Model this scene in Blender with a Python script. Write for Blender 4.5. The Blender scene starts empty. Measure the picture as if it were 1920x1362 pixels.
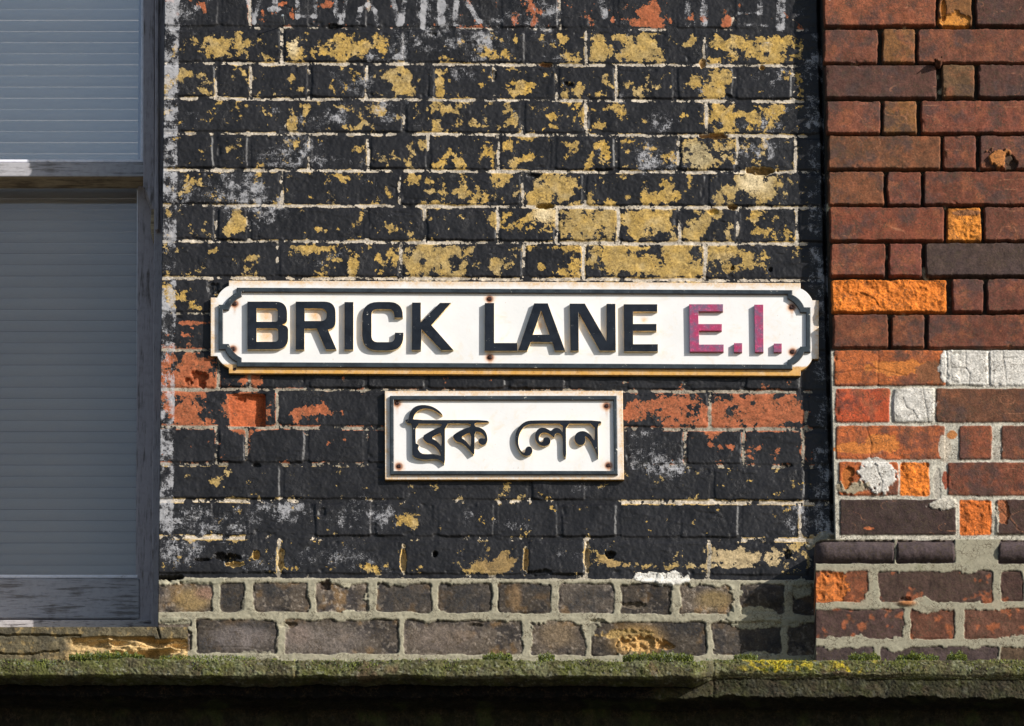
import bpy, bmesh, math, random
import numpy as np
from mathutils import Vector
random.seed(7)
R = math.radians
S = bpy.context.scene
COL = S.collection

# ------------------------------------------------------------------ camera
TH = R(22.0)                 # looking up at the first floor from across the street
FPX = 13340.0                # focal length in pixels of a 1920 px wide frame
DIST = 13.34
WZ = 6.6                     # height of the picture centre on the wall
CAM = np.array([0.0, -DIST * math.cos(TH), WZ - DIST * math.sin(TH)])
cd = bpy.data.cameras.new('camera'); cam = bpy.data.objects.new('camera', cd); COL.objects.link(cam)
cam.location = CAM; cam.rotation_euler = (R(90) + TH, 0, 0)
cd.sensor_width = 36; cd.lens = FPX / 1920 * 36; cd.clip_start = 0.1; cd.clip_end = 500
S.camera = cam

# ------------------------------------------------------------------ sky, sun, exposure
SA, SB = 1.67, 1.0           # per unit of relief, shadows run SA to the left and SB down
sund = Vector((SA, -1.0, SB)).normalized()
w = bpy.data.worlds.new('World'); S.world = w; w.use_nodes = True
nt = w.node_tree; bg = nt.nodes['Background']
sky = nt.nodes.new('ShaderNodeTexSky'); sky.sky_type = 'NISHITA'; sky.sun_disc = False
sky.sun_elevation = math.asin(sund.z); sky.sun_rotation = math.atan2(sund.x, sund.y)
nt.links.new(sky.outputs[0], bg.inputs[0]); bg.inputs[1].default_value = 0.084
sl = bpy.data.lights.new('sun', 'SUN'); sl.energy = 4.6; sl.angle = R(0.5); sl.color = (1.0, 0.95, 0.88)
so = bpy.data.objects.new('sun', sl); COL.objects.link(so); so.location = (6, -8, 12)
so.rotation_euler = sund.to_track_quat('Z', 'Y').to_euler()
S.view_settings.view_transform = 'Standard'; S.view_settings.look = 'None'
S.view_settings.gamma = 1.0; S.view_settings.exposure = 0.64

# ------------------------------------------------------------------ helpers
def W(u, v, p=0.0):
    """place of a spot of the facade, p metres in front of the wall plane"""
    u = np.asarray(u, float); v = np.asarray(v, float)
    dx = (u - 960) / FPX; dy = (681 - v) / FPX
    Dy = math.cos(TH) - dy * math.sin(TH); Dz = math.sin(TH) + dy * math.cos(TH)
    t = (-p - CAM[1]) / Dy
    return dx * t, np.zeros_like(dx + dy) - p, CAM[2] + Dz * t

rng = np.random.RandomState(11)
TAB = rng.rand(512, 512).astype(np.float32)
def vn(x, y):
    x0 = np.floor(x); y0 = np.floor(y); fx = (x - x0).astype(np.float32); fy = (y - y0).astype(np.float32)
    fx = fx * fx * (3 - 2 * fx); fy = fy * fy * (3 - 2 * fy)
    i = x0.astype(np.int64) & 511; j = y0.astype(np.int64) & 511; i1 = (i + 1) & 511; j1 = (j + 1) & 511
    return (TAB[j, i] * (1 - fx) + TAB[j, i1] * fx) * (1 - fy) + (TAB[j1, i] * (1 - fx) + TAB[j1, i1] * fx) * fy
def fbm(x, y, s, o=3, seed=0, sx=1.0, sy=1.0, g=0.5):
    a = 1.0; t = 0; r = 0; x = x / (s * sx) + seed * 17.31; y = y / (s * sy) + seed * 9.77
    ca, sa = math.cos(0.5), math.sin(0.5)
    for k in range(o):
        r = r + a * vn(x, y); t += a; a *= g
        if sx == 1 and sy == 1: x, y = (x * ca - y * sa) * 2.03 + 5.1, (x * sa + y * ca) * 2.03 + 3.7
        else: x, y = x * 2.03 + 5.1, y * 2.03 + 3.7
    return (r / t - 0.5) * 2
def ridged(x, y, s, o=3, seed=0, sx=1.0, sy=1.0):
    r = 0; a = 1.0; t = 0
    for k in range(o):
        r = r + a * (1 - np.abs(fbm(x, y, s / 2 ** k, 1, seed + k, sx, sy))); t += a; a *= 0.5
    return r / t
def sstep(a, b, x):
    t = np.clip((x - a) / (b - a), 0, 1); return t * t * (3 - 2 * t)
def mixc(c, col, m):
    c[...] = c * (1 - m[..., None]) + np.array(col, np.float32) * m[..., None]

def label(o, lab=None, cat=None, group=None, kind=None):
    if lab: o['label'] = lab
    if cat: o['category'] = cat
    if group: o['group'] = group
    if kind: o['kind'] = kind
    return o
def empty(name, loc=(0, 0, 0)):
    o = bpy.data.objects.new(name, None); COL.objects.link(o); o.location = loc; o.empty_display_size = 0.05; return o
def link(name, me, mat=None, parent=None, smooth=False):
    o = bpy.data.objects.new(name, me); COL.objects.link(o)
    if mat: me.materials.append(mat)
    if parent:
        o.parent = parent; o.matrix_parent_inverse = Vector((0, 0, 0)) and parent.matrix_basis.inverted() or parent.matrix_basis.inverted()
    if smooth: me.polygons.foreach_set('use_smooth', [True] * len(me.polygons))
    return o

def grid_mesh(name, X, Y, Z, attrs):
    nr, nc = X.shape
    me = bpy.data.meshes.new(name)
    co = np.stack([X, Y, Z], -1).reshape(-1, 3).astype(np.float32)
    idx = np.arange(nr * nc).reshape(nr, nc)
    # rows run downwards: this order faces the street
    q = np.stack([idx[:-1, :-1], idx[1:, :-1], idx[1:, 1:], idx[:-1, 1:]], -1).reshape(-1, 4)
    me.vertices.add(len(co)); me.vertices.foreach_set('co', co.ravel())
    me.loops.add(q.size); me.loops.foreach_set('vertex_index', q.ravel().astype(np.int32))
    me.polygons.add(len(q)); me.polygons.foreach_set('loop_start', (np.arange(len(q)) * 4).astype(np.int32))
    me.polygons.foreach_set('use_smooth', np.ones(len(q), bool))
    me.update(calc_edges=True)
    for k, a in attrs.items():
        if a.ndim == 3:
            at = me.attributes.new(k, 'FLOAT_COLOR', 'POINT')
            c = np.ones((nr * nc, 4), np.float32); c[:, :3] = a.reshape(-1, 3); at.data.foreach_set('color', c.ravel())
        else:
            at = me.attributes.new(k, 'FLOAT', 'POINT'); at.data.foreach_set('value', a.astype(np.float32).ravel())
    return me

def ax(segs):
    out = []
    for a, b, st in segs: out.append(np.arange(a, b, st))
    out.append([segs[-1][1]]); return np.concatenate(out)

class Panel:
    """a face of masonry as a relief: u, v are facade coordinates (about 1 mm), h relief in metres"""
    def __init__(s, left, right, vs, nu):
        s.vs = vs; s.nu = nu
        t = nu[None, :]; v = vs[:, None]
        L = left(v); Rr = right(v)
        s.U = L + (Rr - L) * t; s.V = np.broadcast_to(v, s.U.shape).copy()
        s.h = np.zeros(s.U.shape); s.under = np.zeros(s.U.shape + (3,), np.float32)
        s.loss = np.zeros(s.U.shape, np.float32); s.chalk = np.zeros(s.U.shape, np.float32); s.rough = np.zeros(s.U.shape, np.float32)
    def sub(s, u0, u1, v0, v1):
        r0, r1 = np.searchsorted(s.vs, [v0, v1]); r1 = max(r1, r0 + 1); r0 = min(r0, len(s.vs) - 1)
        row = s.U[min(r0, len(s.vs) - 1)]; row2 = s.U[min(r1, len(s.vs) - 1)]
        c0 = min(np.searchsorted(row, u0), np.searchsorted(row2, u0)); c1 = max(np.searchsorted(row, u1), np.searchsorted(row2, u1))
        return slice(r0, r1), slice(c0, max(c1, c0 + 1))
    def blob(s, arr, u, v, ru, rv, amt, pw=1.6):
        sl_ = s.sub(u - ru * 2.2, u + ru * 2.2, v - rv * 2.2, v + rv * 2.2)
        if arr[sl_].size == 0: return
        du = (s.U[sl_] - u) / ru; dv = (s.V[sl_] - v) / rv
        arr[sl_] += amt * np.exp(-(du * du + dv * dv) ** pw * 0.7)
    def hole(s, u, v, ru, rv, depth, col=None):
        sl_ = s.sub(u - ru * 1.8, u + ru * 1.8, v - rv * 1.8, v + rv * 1.8)
        if s.h[sl_].size == 0: return
        nn = fbm(s.U[sl_], s.V[sl_], 7, 2, 31)
        d = np.hypot((s.U[sl_] - u) / ru, (s.V[sl_] - v) / rv) + 0.5 * nn + 0.3 * fbm(s.U[sl_], s.V[sl_], 16, 2, 33)
        m = 1 - sstep(0.75, 1.1, d)
        s.h[sl_] -= depth * m * (0.8 + 0.4 * nn)
        if col is not None:
            c = s.under[sl_]; mixc(c, col, (1 - sstep(0.9, 1.15, d)) * 1.0); s.loss[sl_] += 1.5 * (1 - sstep(0.95, 1.2, d)).astype(np.float32)

def bricks(P, spec, warp, jw, r=5.0, bevel=3.5, slope=lambda u: 0 * u):
    """spec: list of (v0,v1,[(u0,u1)...]); returns inside-distance and brick index"""
    wu = P.U + warp * fbm(P.U, P.V, 20, 4, 3) + 0.8 * fbm(P.U, P.V, 6, 2, 5)
    wv = P.V + warp * 0.8 * fbm(P.U, P.V, 30, 3, 8) + 0.8 * fbm(P.U, P.V, 6, 2, 9) - slope(P.U)
    sd = np.full(P.U.shape, -12.0); bid = np.full(P.U.shape, -1, np.int32); n = 0; info = []
    bu = np.zeros(P.U.shape); bv = np.zeros(P.U.shape)
    for (v0, v1, bl) in spec:
        for b in bl:
            u0, u1 = b[0], b[1]
            sl_ = P.sub(u0 - 14, u1 + 14, v0 - 14 - abs(8), v1 + 22)
            if sd[sl_].size:
                cx, cy = (u0 + u1) / 2, (v0 + v1) / 2; hx, hy = (u1 - u0) / 2, (v1 - v0) / 2
                qx = np.abs(wu[sl_] - cx) - hx + r; qy = np.abs(wv[sl_] - cy) - hy + r
                d = r - (np.hypot(np.maximum(qx, 0), np.maximum(qy, 0)) + np.minimum(np.maximum(qx, qy), 0))
                m = d > sd[sl_]
                sd[sl_] = np.where(m, d, sd[sl_]); bid[sl_] = np.where(m, n, bid[sl_])
                bu[sl_] = np.where(m, (wu[sl_] - cx) / hx, bu[sl_]); bv[sl_] = np.where(m, (wv[sl_] - cy) / hy, bv[sl_])
            info.append(b); n += 1
    return sd, bid, info, bu, bv

def finish(P, name, p0, mat, parent, back=0.0, side='L', top_back=None):
    X, Y, Z = W(P.U, P.V, p0); Y = Y - P.h
    A = {'under': P.under, 'loss': P.loss, 'chalk': P.chalk, 'rough': P.rough}
    if 'L' in side:      # return face at the left edge
        n = 5
        def add(M, f=None):
            e = M[:, :1]; return np.concatenate([np.repeat(e, n, 1), M], 1)
        X = add(X); Z = add(Z); ye = Y[:, :1]
        k = np.linspace(1, 0, n + 1)[:-1][None, :]
        Y = np.concatenate([ye + (back - ye) * k, Y], 1)
        A = {a: (np.concatenate([np.repeat(b[:, :1], n, 1), b], 1)) for a, b in A.items()}
    for ed in 'TB':
        if ed in side:
            def addr(M, top):
                e = M[:1] if top else M[-1:]
                return np.concatenate([e, M] if top else [M, e], 0)
            top = ed == 'T'
            X = addr(X, top); Z = addr(Z, top); Y = addr(Y, top); Y[0 if top else -1, :] = back
            A = {a: addr(b, top) for a, b in A.items()}
    me = grid_mesh(name, X, Y, Z, A)
    return link(name, me, mat, parent)

# ------------------------------------------------------------------ materials
class NB:
    def __init__(s, name):
        s.m = bpy.data.materials.new(name); s.m.use_nodes = True; s.t = s.m.node_tree
        s.b = s.t.nodes['Principled BSDF']; s.o = s.t.nodes['Material Output']
        s.tc = s.t.nodes.new('ShaderNodeTexCoord')
    def new(s, k, **kw):
        n = s.t.nodes.new(k)
        for a, b in kw.items(): setattr(n, a, b)
        return n
    def put(s, sock, v):
        if isinstance(v, bpy.types.NodeSocket): s.t.links.new(v, sock)
        elif v is not None: sock.default_value = v
    def noise(s, scale, detail=3, rough=0.55, dist=0.0, stretch=None):
        vec = s.tc.outputs['Object']
        if stretch:
            mp = s.new('ShaderNodeMapping'); mp.inputs['Scale'].default_value = stretch; s.put(mp.inputs[0], vec); vec = mp.outputs[0]
        n = s.new('ShaderNodeTexNoise'); s.put(n.inputs['Vector'], vec)
        n.inputs['Scale'].default_value = scale; n.inputs['Detail'].default_value = detail
        n.inputs['Roughness'].default_value = rough; n.inputs['Distortion'].default_value = dist
        return n.outputs['Fac']
    def math(s, op, a, b=None, c=None, clamp=False):
        n = s.new('ShaderNodeMath', operation=op); n.use_clamp = clamp
        s.put(n.inputs[0], a); s.put(n.inputs[1], b)
        if c is not None: s.put(n.inputs[2], c)
        return n.outputs[0]
    def ramp(s, v, a, b, c=0.0, d=1.0):
        n = s.new('ShaderNodeMapRange'); n.interpolation_type = 'SMOOTHSTEP'
        s.put(n.inputs[0], v); s.put(n.inputs[1], a); s.put(n.inputs[2], b); s.put(n.inputs[3], c); s.put(n.inputs[4], d)
        return n.outputs[0]
    def mix(s, f, a, b, mode='MIX'):
        n = s.new('ShaderNodeMix'); n.data_type = 'RGBA'; n.blend_type = mode
        def cc(x): return x if isinstance(x, bpy.types.NodeSocket) or len(x) == 4 else tuple(x) + (1,)
        s.put(n.inputs[0], f); s.put(n.inputs[6], cc(a)); s.put(n.inputs[7], cc(b)); return n.outputs[2]
    def attr(s, name, col=False):
        n = s.new('ShaderNodeAttribute'); n.attribute_name = name; return n.outputs['Color' if col else 'Fac']
    def bump(s, h, dist, strength=1.0, prev=None):
        n = s.new('ShaderNodeBump'); n.inputs['Distance'].default_value = dist; n.inputs['Strength'].default_value = strength
        s.put(n.inputs['Height'], h)
        if prev is not None: s.put(n.inputs['Normal'], prev)
        return n.outputs[0]
    def out(s, col=None, rough=None, nrm=None, spec=None):
        if col is not None: s.put(s.b.inputs['Base Color'], col if isinstance(col, bpy.types.NodeSocket) or len(col) == 4 else tuple(col) + (1,))
        if rough is not None: s.put(s.b.inputs['Roughness'], rough)
        if nrm is not None: s.put(s.b.inputs['Normal'], nrm)
        if spec is not None: s.put(s.b.inputs['Specular IOR Level'], spec)
        return s.m

def masonry():
    k = NB('masonry')
    fine = k.noise(620, 3, 0.6); mid = k.noise(150, 4, 0.6, 0.6); big = k.noise(14, 3)
    loss = k.attr('loss')
    n2 = k.math('MULTIPLY_ADD', mid, 0.34, loss); n3 = k.math('MULTIPLY_ADD', fine, 0.24, n2)
    lost = k.ramp(n3, 0.775, 0.805)
    under = k.attr('under', True)
    uv = k.ramp(k.noise(300, 5, 0.75), 0.28, 0.72, 0.60, 1.36)
    uv2 = k.ramp(k.noise(60, 4, 0.6), 0.3, 0.7, 0.8, 1.18)
    comb = k.new('ShaderNodeCombineColor'); m = k.math('MULTIPLY', uv, uv2); gr = k.ramp(k.attr('rough'), 0.0, 0.10, 0.25, 1.0); m = k.math('ADD', 1.0, k.math('MULTIPLY', gr, k.math('SUBTRACT', m, 1.0)))
    for i in range(3): k.put(comb.inputs[i], m)
    undc = k.mix(1.0, under, comb.outputs[0], 'MULTIPLY')
    paint = k.mix(k.ramp(big, 0.35, 0.65), (0.0085, 0.0085, 0.0100), (0.0135, 0.0135, 0.0155))
    paint = k.mix(k.ramp(mid, 0.55, 0.8, 0, 0.4), paint, (0.03, 0.03, 0.033))
    vo = k.new('ShaderNodeTexVoronoi'); vo.feature = 'DISTANCE_TO_EDGE'; vo.inputs['Scale'].default_value = 120
    dn = k.new('ShaderNodeTexNoise'); k.put(dn.inputs['Vector'], k.tc.outputs['Object']); dn.inputs['Scale'].default_value = 90; dn.inputs['Detail'].default_value = 3
    vm = k.new('ShaderNodeVectorMath', operation='MULTIPLY_ADD'); k.put(vm.inputs[0], dn.outputs['Color']); vm.inputs[1].default_value = (.02, .02, .02); k.put(vm.inputs[2], k.tc.outputs['Object'])
    k.put(vo.inputs['Vector'], vm.outputs[0])
    ckl = k.math('MULTIPLY', k.ramp(vo.outputs['Distance'], 0.075, 0.015), k.ramp(k.noise(40, 4, .6), .42, .6, 0, .75))
    undc = k.mix(ckl, undc, (0.05, 0.035, 0.02))
    grime = k.noise(95, 5, 0.75, 0.8)
    undc = k.mix(k.math('MULTIPLY', k.ramp(grime, 0.46, 0.66), k.ramp(n3, 1.10, 0.80, 0.15, 0.65)), undc, (0.085, 0.065, 0.035))
    c = k.mix(lost, paint, undc)
    thin = k.math('MULTIPLY', k.ramp(n3, 0.70, 0.78), k.ramp(k.noise(420, 3, .8, 1.0), .42, .58))
    c = k.mix(k.math('MULTIPLY', k.math('SUBTRACT', k.math('MULTIPLY', thin, .55), lost, None, True), 1.0), c, (0.11, 0.095, 0.06))
    # chalky scratches
    ck = k.attr('chalk')
    s1 = k.noise(360, 4, 0.8, 1.6, (1.0, 1.0, 0.28)); s2 = k.noise(330, 4, 0.8, 2.0, (0.25, 1.0, 1.1))
    sc = k.math('MAXIMUM', s1, s2)
    cm = k.ramp(k.math('MULTIPLY_ADD', ck, 0.27, sc), 0.79, 0.87)
    cm = k.math('MULTIPLY', cm, k.ramp(ck, 0.02, 0.16))
    c = k.mix(k.math('MULTIPLY', cm, k.ramp(ck, 0.0, 0.9, 0.28, 0.72)), c, (0.42, 0.42, 0.44))
    rg = k.math('MULTIPLY_ADD', lost, 0.42, 0.46)
    rg = k.ramp(cm, 0, 1, rg, 0.9)
    hh = k.math('MULTIPLY_ADD', lost, -0.25, k.math('MULTIPLY_ADD', k.noise(240, 5, 0.7), 0.9, 0.0))
    ra = k.attr('rough'); hh = k.math('MULTIPLY', hh, k.math('MULTIPLY_ADD', ra, 2.8, 0.2))
    nb = k.bump(hh, 0.0012, 0.75)
    nb = k.bump(k.math('SUBTRACT', 1.0, lost), 0.0007, 0.8, nb)
    return k.out(c, rg, nb, 0.25)
M_MAS = masonry()

def simple(name, col, rough=0.6, nscale=60, var=0.25, bump=0.0003, spec=0.4, stretch=None, metallic=0):
    k = NB(name); n = k.noise(nscale, 4, 0.65, 0.3, stretch)
    c = k.mix(k.ramp(n, 0.3, 0.7), tuple(x * (1 - var) for x in col), tuple(min(1, x * (1 + var)) for x in col))
    k.b.inputs['Metallic'].default_value = metallic
    return k.out(c, rough, k.bump(k.noise(nscale * 3, 4, 0.7, 0, stretch), bump), spec)

def old_wood(name, base, dark, amount, stretch=(4, 30, 60), cracks=1.0):
    k = NB(name)
    g = k.noise(2.2, 6, 0.7, 0.4, stretch); f = k.noise(7, 5, 0.75, 0.8, stretch); b = k.noise(18, 4, 0.6)
    m = k.ramp(k.math('MULTIPLY_ADD', b, 0.35, k.math('MULTIPLY', g, 0.65)), 0.5 - amount * 0.12, 0.56 - amount * 0.12 + 0.05)
    m = k.math('SUBTRACT', 1.0, m)
    c = k.mix(m, base, dark)
    cr = k.ramp(f, 0.56, 0.66)
    c = k.mix(k.math('MULTIPLY', cr, 0.8 * cracks), c, tuple(x * 0.35 for x in dark))
    c = k.mix(k.ramp(k.noise(90, 4), 0.45, 0.7, 0, 0.35), c, tuple(x * 0.6 for x in base))
    h = k.math('MULTIPLY_ADD', cr, -0.6, k.math('MULTIPLY_ADD', m, -0.4, k.math('MULTIPLY', f, 0.4)))
    return k.out(c, 0.6, k.bump(h, 0.0012, 0.7), 0.35)
M_WOODH = old_wood('weathered_paint_across', (0.36, 0.35, 0.37), (0.16, 0.145, 0.14), 1.1, cracks=.7)
M_WOODV = old_wood('weathered_paint_upright', (0.36, 0.325, 0.34), (0.12, 0.10, 0.09), 1.15, (70, 30, 4), 0.6)
M_PALE = old_wood('pale_putty', (0.75, 0.75, 0.82), (0.3, 0.28, 0.3), 1.6, (20, 20, 20), 0.25)
M_BROWN = old_wood('bare_wood', (0.42, 0.32, 0.19), (0.16, 0.11, 0.06), .6)
M_SILLW = old_wood('flaking_white_sill', (0.40, 0.37, 0.37), (0.05, 0.04, 0.045), 0.9, (9, 30, 70))

# ------------------------------------------------------------------ generic solids
def box(u0, u1, v0, v1, p0, p1, bev=0.0012):
    """v0 upper, v1 lower; front face at p1 (towards the street), back at p0"""
    bm = bmesh.new(); vs = []
    for (u, v) in ((u0, v0), (u1, v0), (u1, v1), (u0, v1)):
        x, y, z = W(u, v, p1); vs.append((float(x), float(y), float(z)))
    f = [bm.verts.new(q) for q in vs]; b = [bm.verts.new((q[0], -p0, q[2])) for q in vs]
    bm.faces.new(f[::-1]); bm.faces.new(b)
    for i in range(4):
        j = (i + 1) % 4; bm.faces.new((f[i], f[j], b[j], b[i]))
    bmesh.ops.recalc_face_normals(bm, faces=bm.faces[:])
    if bev: bmesh.ops.bevel(bm, geom=bm.edges[:], offset=bev, segments=2, affect='EDGES', profile=0.5)
    return bm
def merge(bms):
    out = bmesh.new()
    for b in bms:
        me = bpy.data.meshes.new('tmp'); b.to_mesh(me); b.free(); out.from_mesh(me); bpy.data.meshes.remove(me)
    return out
def bmobj(name, bm, mat, parent=None, smooth=False):
    me = bpy.data.meshes.new(name); bm.to_mesh(me); bm.free()
    return link(name, me, mat, parent, smooth)
def fillet(pts, seg=7):
    out = []; n = len(pts)
    for i in range(n):
        x, y = pts[i][0], pts[i][1]; r = pts[i][2] if len(pts[i]) > 2 else 0
        if r <= 0: out.append((x, y)); continue
        a = np.array(pts[i - 1][:2], float); b = np.array((x, y), float); c = np.array(pts[(i + 1) % n][:2], float)
        d1 = (a - b); d2 = (c - b); l1 = np.hypot(*d1); l2 = np.hypot(*d2); d1 /= l1; d2 /= l2
        ang = math.acos(max(-1, min(1, float(d1 @ d2)))); t = min(r / math.tan(ang / 2), l1 * 0.49 if False else l1 * 0.9, l2 * 0.9)
        p = b + d1 * t; q = b + d2 * t
        for k in range(seg + 1):
            s = k / seg; pt = (1 - s) ** 2 * p + 2 * s * (1 - s) * b * 1.0 + s * s * q
            # closer to a circle than a plain quadratic
            pt = pt + (b - pt) * (-0.0) if True else pt
            out.append(tuple(pt))
    return out
def smooth_loop(pts, n=1):
    for _ in range(n):
        out = []
        for i in range(len(pts)):
            a = np.array(pts[i]); b = np.array(pts[(i + 1) % len(pts)])
            out.append(tuple(a * 0.75 + b * 0.25)); out.append(tuple(a * 0.25 + b * 0.75))
        pts = out
    return pts
def extrude(name, loops, p0, p1, mats, parent=None, bev=0.0005):
    """closed loops in facade coordinates -> solid from depth p0 to p1, face in mats[0], sides in mats[1]"""
    cu = bpy.data.curves.new(name, 'CURVE'); cu.dimensions = '2D'; cu.fill_mode = 'BOTH'
    cu.extrude = (p1 - p0) / 2 - bev; cu.bevel_depth = bev; cu.bevel_resolution = 1; cu.offset = -bev
    for lp in loops:
        sp = cu.splines.new('POLY'); sp.points.add(len(lp) - 1); sp.use_cyclic_u = True
        a = np.array([q[:2] for q in lp]); X, Y, Z = W(a[:, 0], a[:, 1], p1)
        for i in range(len(lp)): sp.points[i].co = (X[i], Z[i], 0, 1)
    ob = bpy.data.objects.new('tmp', cu); COL.objects.link(ob)
    dg = bpy.context.evaluated_depsgraph_get(); dg.update()
    me = bpy.data.meshes.new_from_object(ob.evaluated_get(dg)); bpy.data.objects.remove(ob)
    n = len(me.vertices); co = np.zeros(n * 3, np.float32); me.vertices.foreach_get('co', co); co = co.reshape(-1, 3)
    mid = (p0 + p1) / 2
    new = np.stack([co[:, 0], -(mid + co[:, 2]), co[:, 1]], -1)
    me.vertices.foreach_set('co', new.ravel()); me.name = name
    me.materials.clear()
    for m_ in mats: me.materials.append(m_)
    bm = bmesh.new(); bm.from_mesh(me); bmesh.ops.remove_doubles(bm, verts=bm.verts[:], dist=1e-6)
    bmesh.ops.recalc_face_normals(bm, faces=bm.faces[:])
    for f in bm.faces:
        f.material_index = 0 if (f.normal.y < -0.9 or len(mats) < 2) else 1
        f.smooth = False
    bm.to_mesh(me); bm.free(); me.update()
    return link(name, me, None, parent)

# ==================================================================== STREET
gb = bmesh.new()
for q in ((-60, -40), (60, -40), (60, 0.3), (-60, 0.3)): gb.verts.new((q[0], q[1], 0))
gb.verts.ensure_lookup_table(); gb.faces.new(gb.verts[:])
label(bmobj('ground', gb, simple('asphalt', (0.07, 0.067, 0.062), 0.9, 30, 0.2, 0.003)), kind='structure')

# ==================================================================== PAINTED BRICK WALL
YB = (0.47, 0.29, 0.06); YB2 = (0.33, 0.24, 0.10); OB = (0.34, 0.10, 0.040); DK = (0.062, 0.05, 0.04)
def slope(u): return (u - 900) * 0.0042
def joints(v0, v1, xs, g=5, kind='y', L=270, Rr=1700):
    xs = [L] + xs + [Rr]; return (v0, v1, [(a + g, b - g, kind) for a, b in zip(xs[:-1], xs[1:])])
lines = [-212, -146, -80, -13, 55, 121.5, 188, 253, 321.5, 388, 455, 523.5, 591, 659, 732.5, 803, 872.5, 940.5, 1010, 1085, 1155, 1232]
rowsx = {
 0: [529, 755, 980], 1: [412, 469, 583, 692, 798, 937, 1050, 1156], 2: [529, 761, 985, 1099, 1321],
 3: [412, 469, 583, 692, 798, 937, 1049.5, 1156, 1265.6, 1374, 1487],
 4: [529, 761, 987, 1099, 1321, 1540], 5: [405.5, 470, 580, 688, 808.6, 927, 1044, 1156, 1267, 1377, 1487],
 6: [532, 758, 980, 1099, 1325, 1540], 7: [404, 468, 580, 690.6, 803, 935, 1039, 1156, 1272, 1383, 1492],
 8: [529, 750, 980.5, 1096, 1325, 1545], 9: [405.5, 466.7, 580, 688, 797, 933.6, 1044, 1160, 1275, 1384, 1495],
 10: [521, 752, 982, 1094, 1322, 1548], 11: [395, 560, 780, 1000, 1120, 1340, 1500], 12: [402, 540, 770, 1000, 1120, 1340, 1500],
 13: [409, 467, 576, 686, 800, 951, 1063, 1173, 1284.5, 1394, 1503], 14: [520.5, 745, 1100, 1331, 1512],
 15: [405.7, 463, 575, 686.6, 800, 951, 1060, 1170, 1284.5, 1394, 1506], 16: [528, 762, 994, 1100, 1335, 1512],
 17: [402, 472, 586, 700, 818, 930, 1049, 1159, 1273, 1388, 1500], 18: [523, 757, 987, 1100, 1330, 1520],
 19: [407, 467, 586, 699, 815, 929, 1041, 1156, 1267, 1383, 1480], 20: [364, 526, 755, 987, 1105, 1330, 1470]}
spec = []
for i in range(len(lines) - 1):
    g = 3.6; gv = 3.6; k = 'y'
    if i in (1, 3): k = 'o'
    if i in (12, 13, 14, 15): k = 'o'
    if i == 19: g, k = 7.5, 'd'
    if i == 20: g, k = 6.5, 'd'
    a, b = lines[i] + gv, lines[i + 1] - gv
    if i == 18: b = 1077
    if i == 19: a, b = 1094, 1149; g = 6.5
    if i == 20: a, b = 1164, 1227; g = 5.5
    if i in (19, 20):
        spec.append((a, b, [(x0 + rng.uniform(-2, 2), x1 + rng.uniform(-2, 2), kk_) for (x0, x1, kk_) in joints(a, b, rowsx.get(i), g, k)[2]])); continue
    spec.append(joints(a, b, rowsx.get(i, [420, 640, 860, 1080, 1300]), g, k))
vs = ax([(-420, -24, 9), (-24, 1250, 1.5)])
nfine = 830
P = Panel(lambda v: 309 - 0.0108 * v, lambda v: 1590 + 0 * v, vs, np.linspace(0, 1, nfine))
sd, bid, info, bu, bv = bricks(P, spec, 2.4 + 2.6 * sstep(1075, 1095, P.V), 5, slope=slope)
U, V = P.U, P.V; Vs = V - slope(U)
inside = sstep(-0.5, 3.2, sd)
nb_ = len(info); tone = rng.rand(nb_ + 1); tx = (rng.rand(nb_ + 1) - .5); tz = (rng.rand(nb_ + 1) - .5); pr = (rng.rand(nb_ + 1) - .5)
n40 = fbm(U, V, 40, 3, 1); n14 = fbm(U, V, 14, 3, 2); n5 = fbm(U, V, 5, 2, 4)
lower = sstep(1082, 1090, Vs)                       # the unpainted bottom courses
mort_depth = (0.0020 + 0.0016 * fbm(U, V, 70, 2, 19)) * (1 - lower)
P.h = -mort_depth * (1 - inside) + inside * (pr[bid] * 0.0022 + bu * tx[bid] * 0.0014 + bv * tz[bid] * 0.0012)
P.h -= inside * .0012 * sstep(.93, .99, ridged(U, V, 50, 2, 66, 2.5, .7)) * sstep(0, .4, fbm(U, V, 70, 2, 67))
P.h += 0.0010 * fbm(U, V, 26, 3, 12) + 0.0004 * n5 + 0.00018 * fbm(U, V, 2.6, 1, 14) + 0.0006 * sstep(.1, .5, fbm(U, V, 12, 3, 18, 2.2, .8))
P.h -= inside * 0.0022 * sstep(0.35, 0.8, fbm(U, V, 24, 3, 16)) * (1 - sstep(4, 12, sd))  # broken arrises
# colours beneath the paint
kinds = np.array([{'y': 0, 'o': 1, 'd': 2}[b[2]] for b in info] + [0])
for kk, (c1, c2) in enumerate(((YB, YB2), (OB, (0.33, 0.10, 0.045)), (DK, (0.095, 0.075, 0.058)))):
    m = (kinds[bid] == kk)
    t = np.clip(tone[bid] * 0.6 + 0.4 * (n14 + .5), 0, 1)
    col = np.array(c1) * (1 - t[..., None]) + np.array(c2) * t[..., None]
    P.under[m] = col[m]
mixc(P.under, (0.20, 0.13, 0.05), sstep(.90, .97, ridged(U, V, 16, 2, 46)) * .5 * (kinds[bid] == 0) * inside)
mixc(P.under, (0.46, 0.37, 0.22), sstep(0.1, 0.6, fbm(U, V, 22, 4, 47)) * 0.35 * (kinds[bid] == 0) * inside)
mixc(P.under, (0.022, 0.020, 0.022), (kinds[bid] == 2) * sstep(-0.1, 0.3, fbm(U, V, 24, 5, 41, g=.65)) * 0.85)
mixc(P.under, (0.17, 0.10, 0.04), (kinds[bid] == 2) * sstep(0.2, 0.5, fbm(U, V, 26, 3, 43)) * 0.6)
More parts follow.
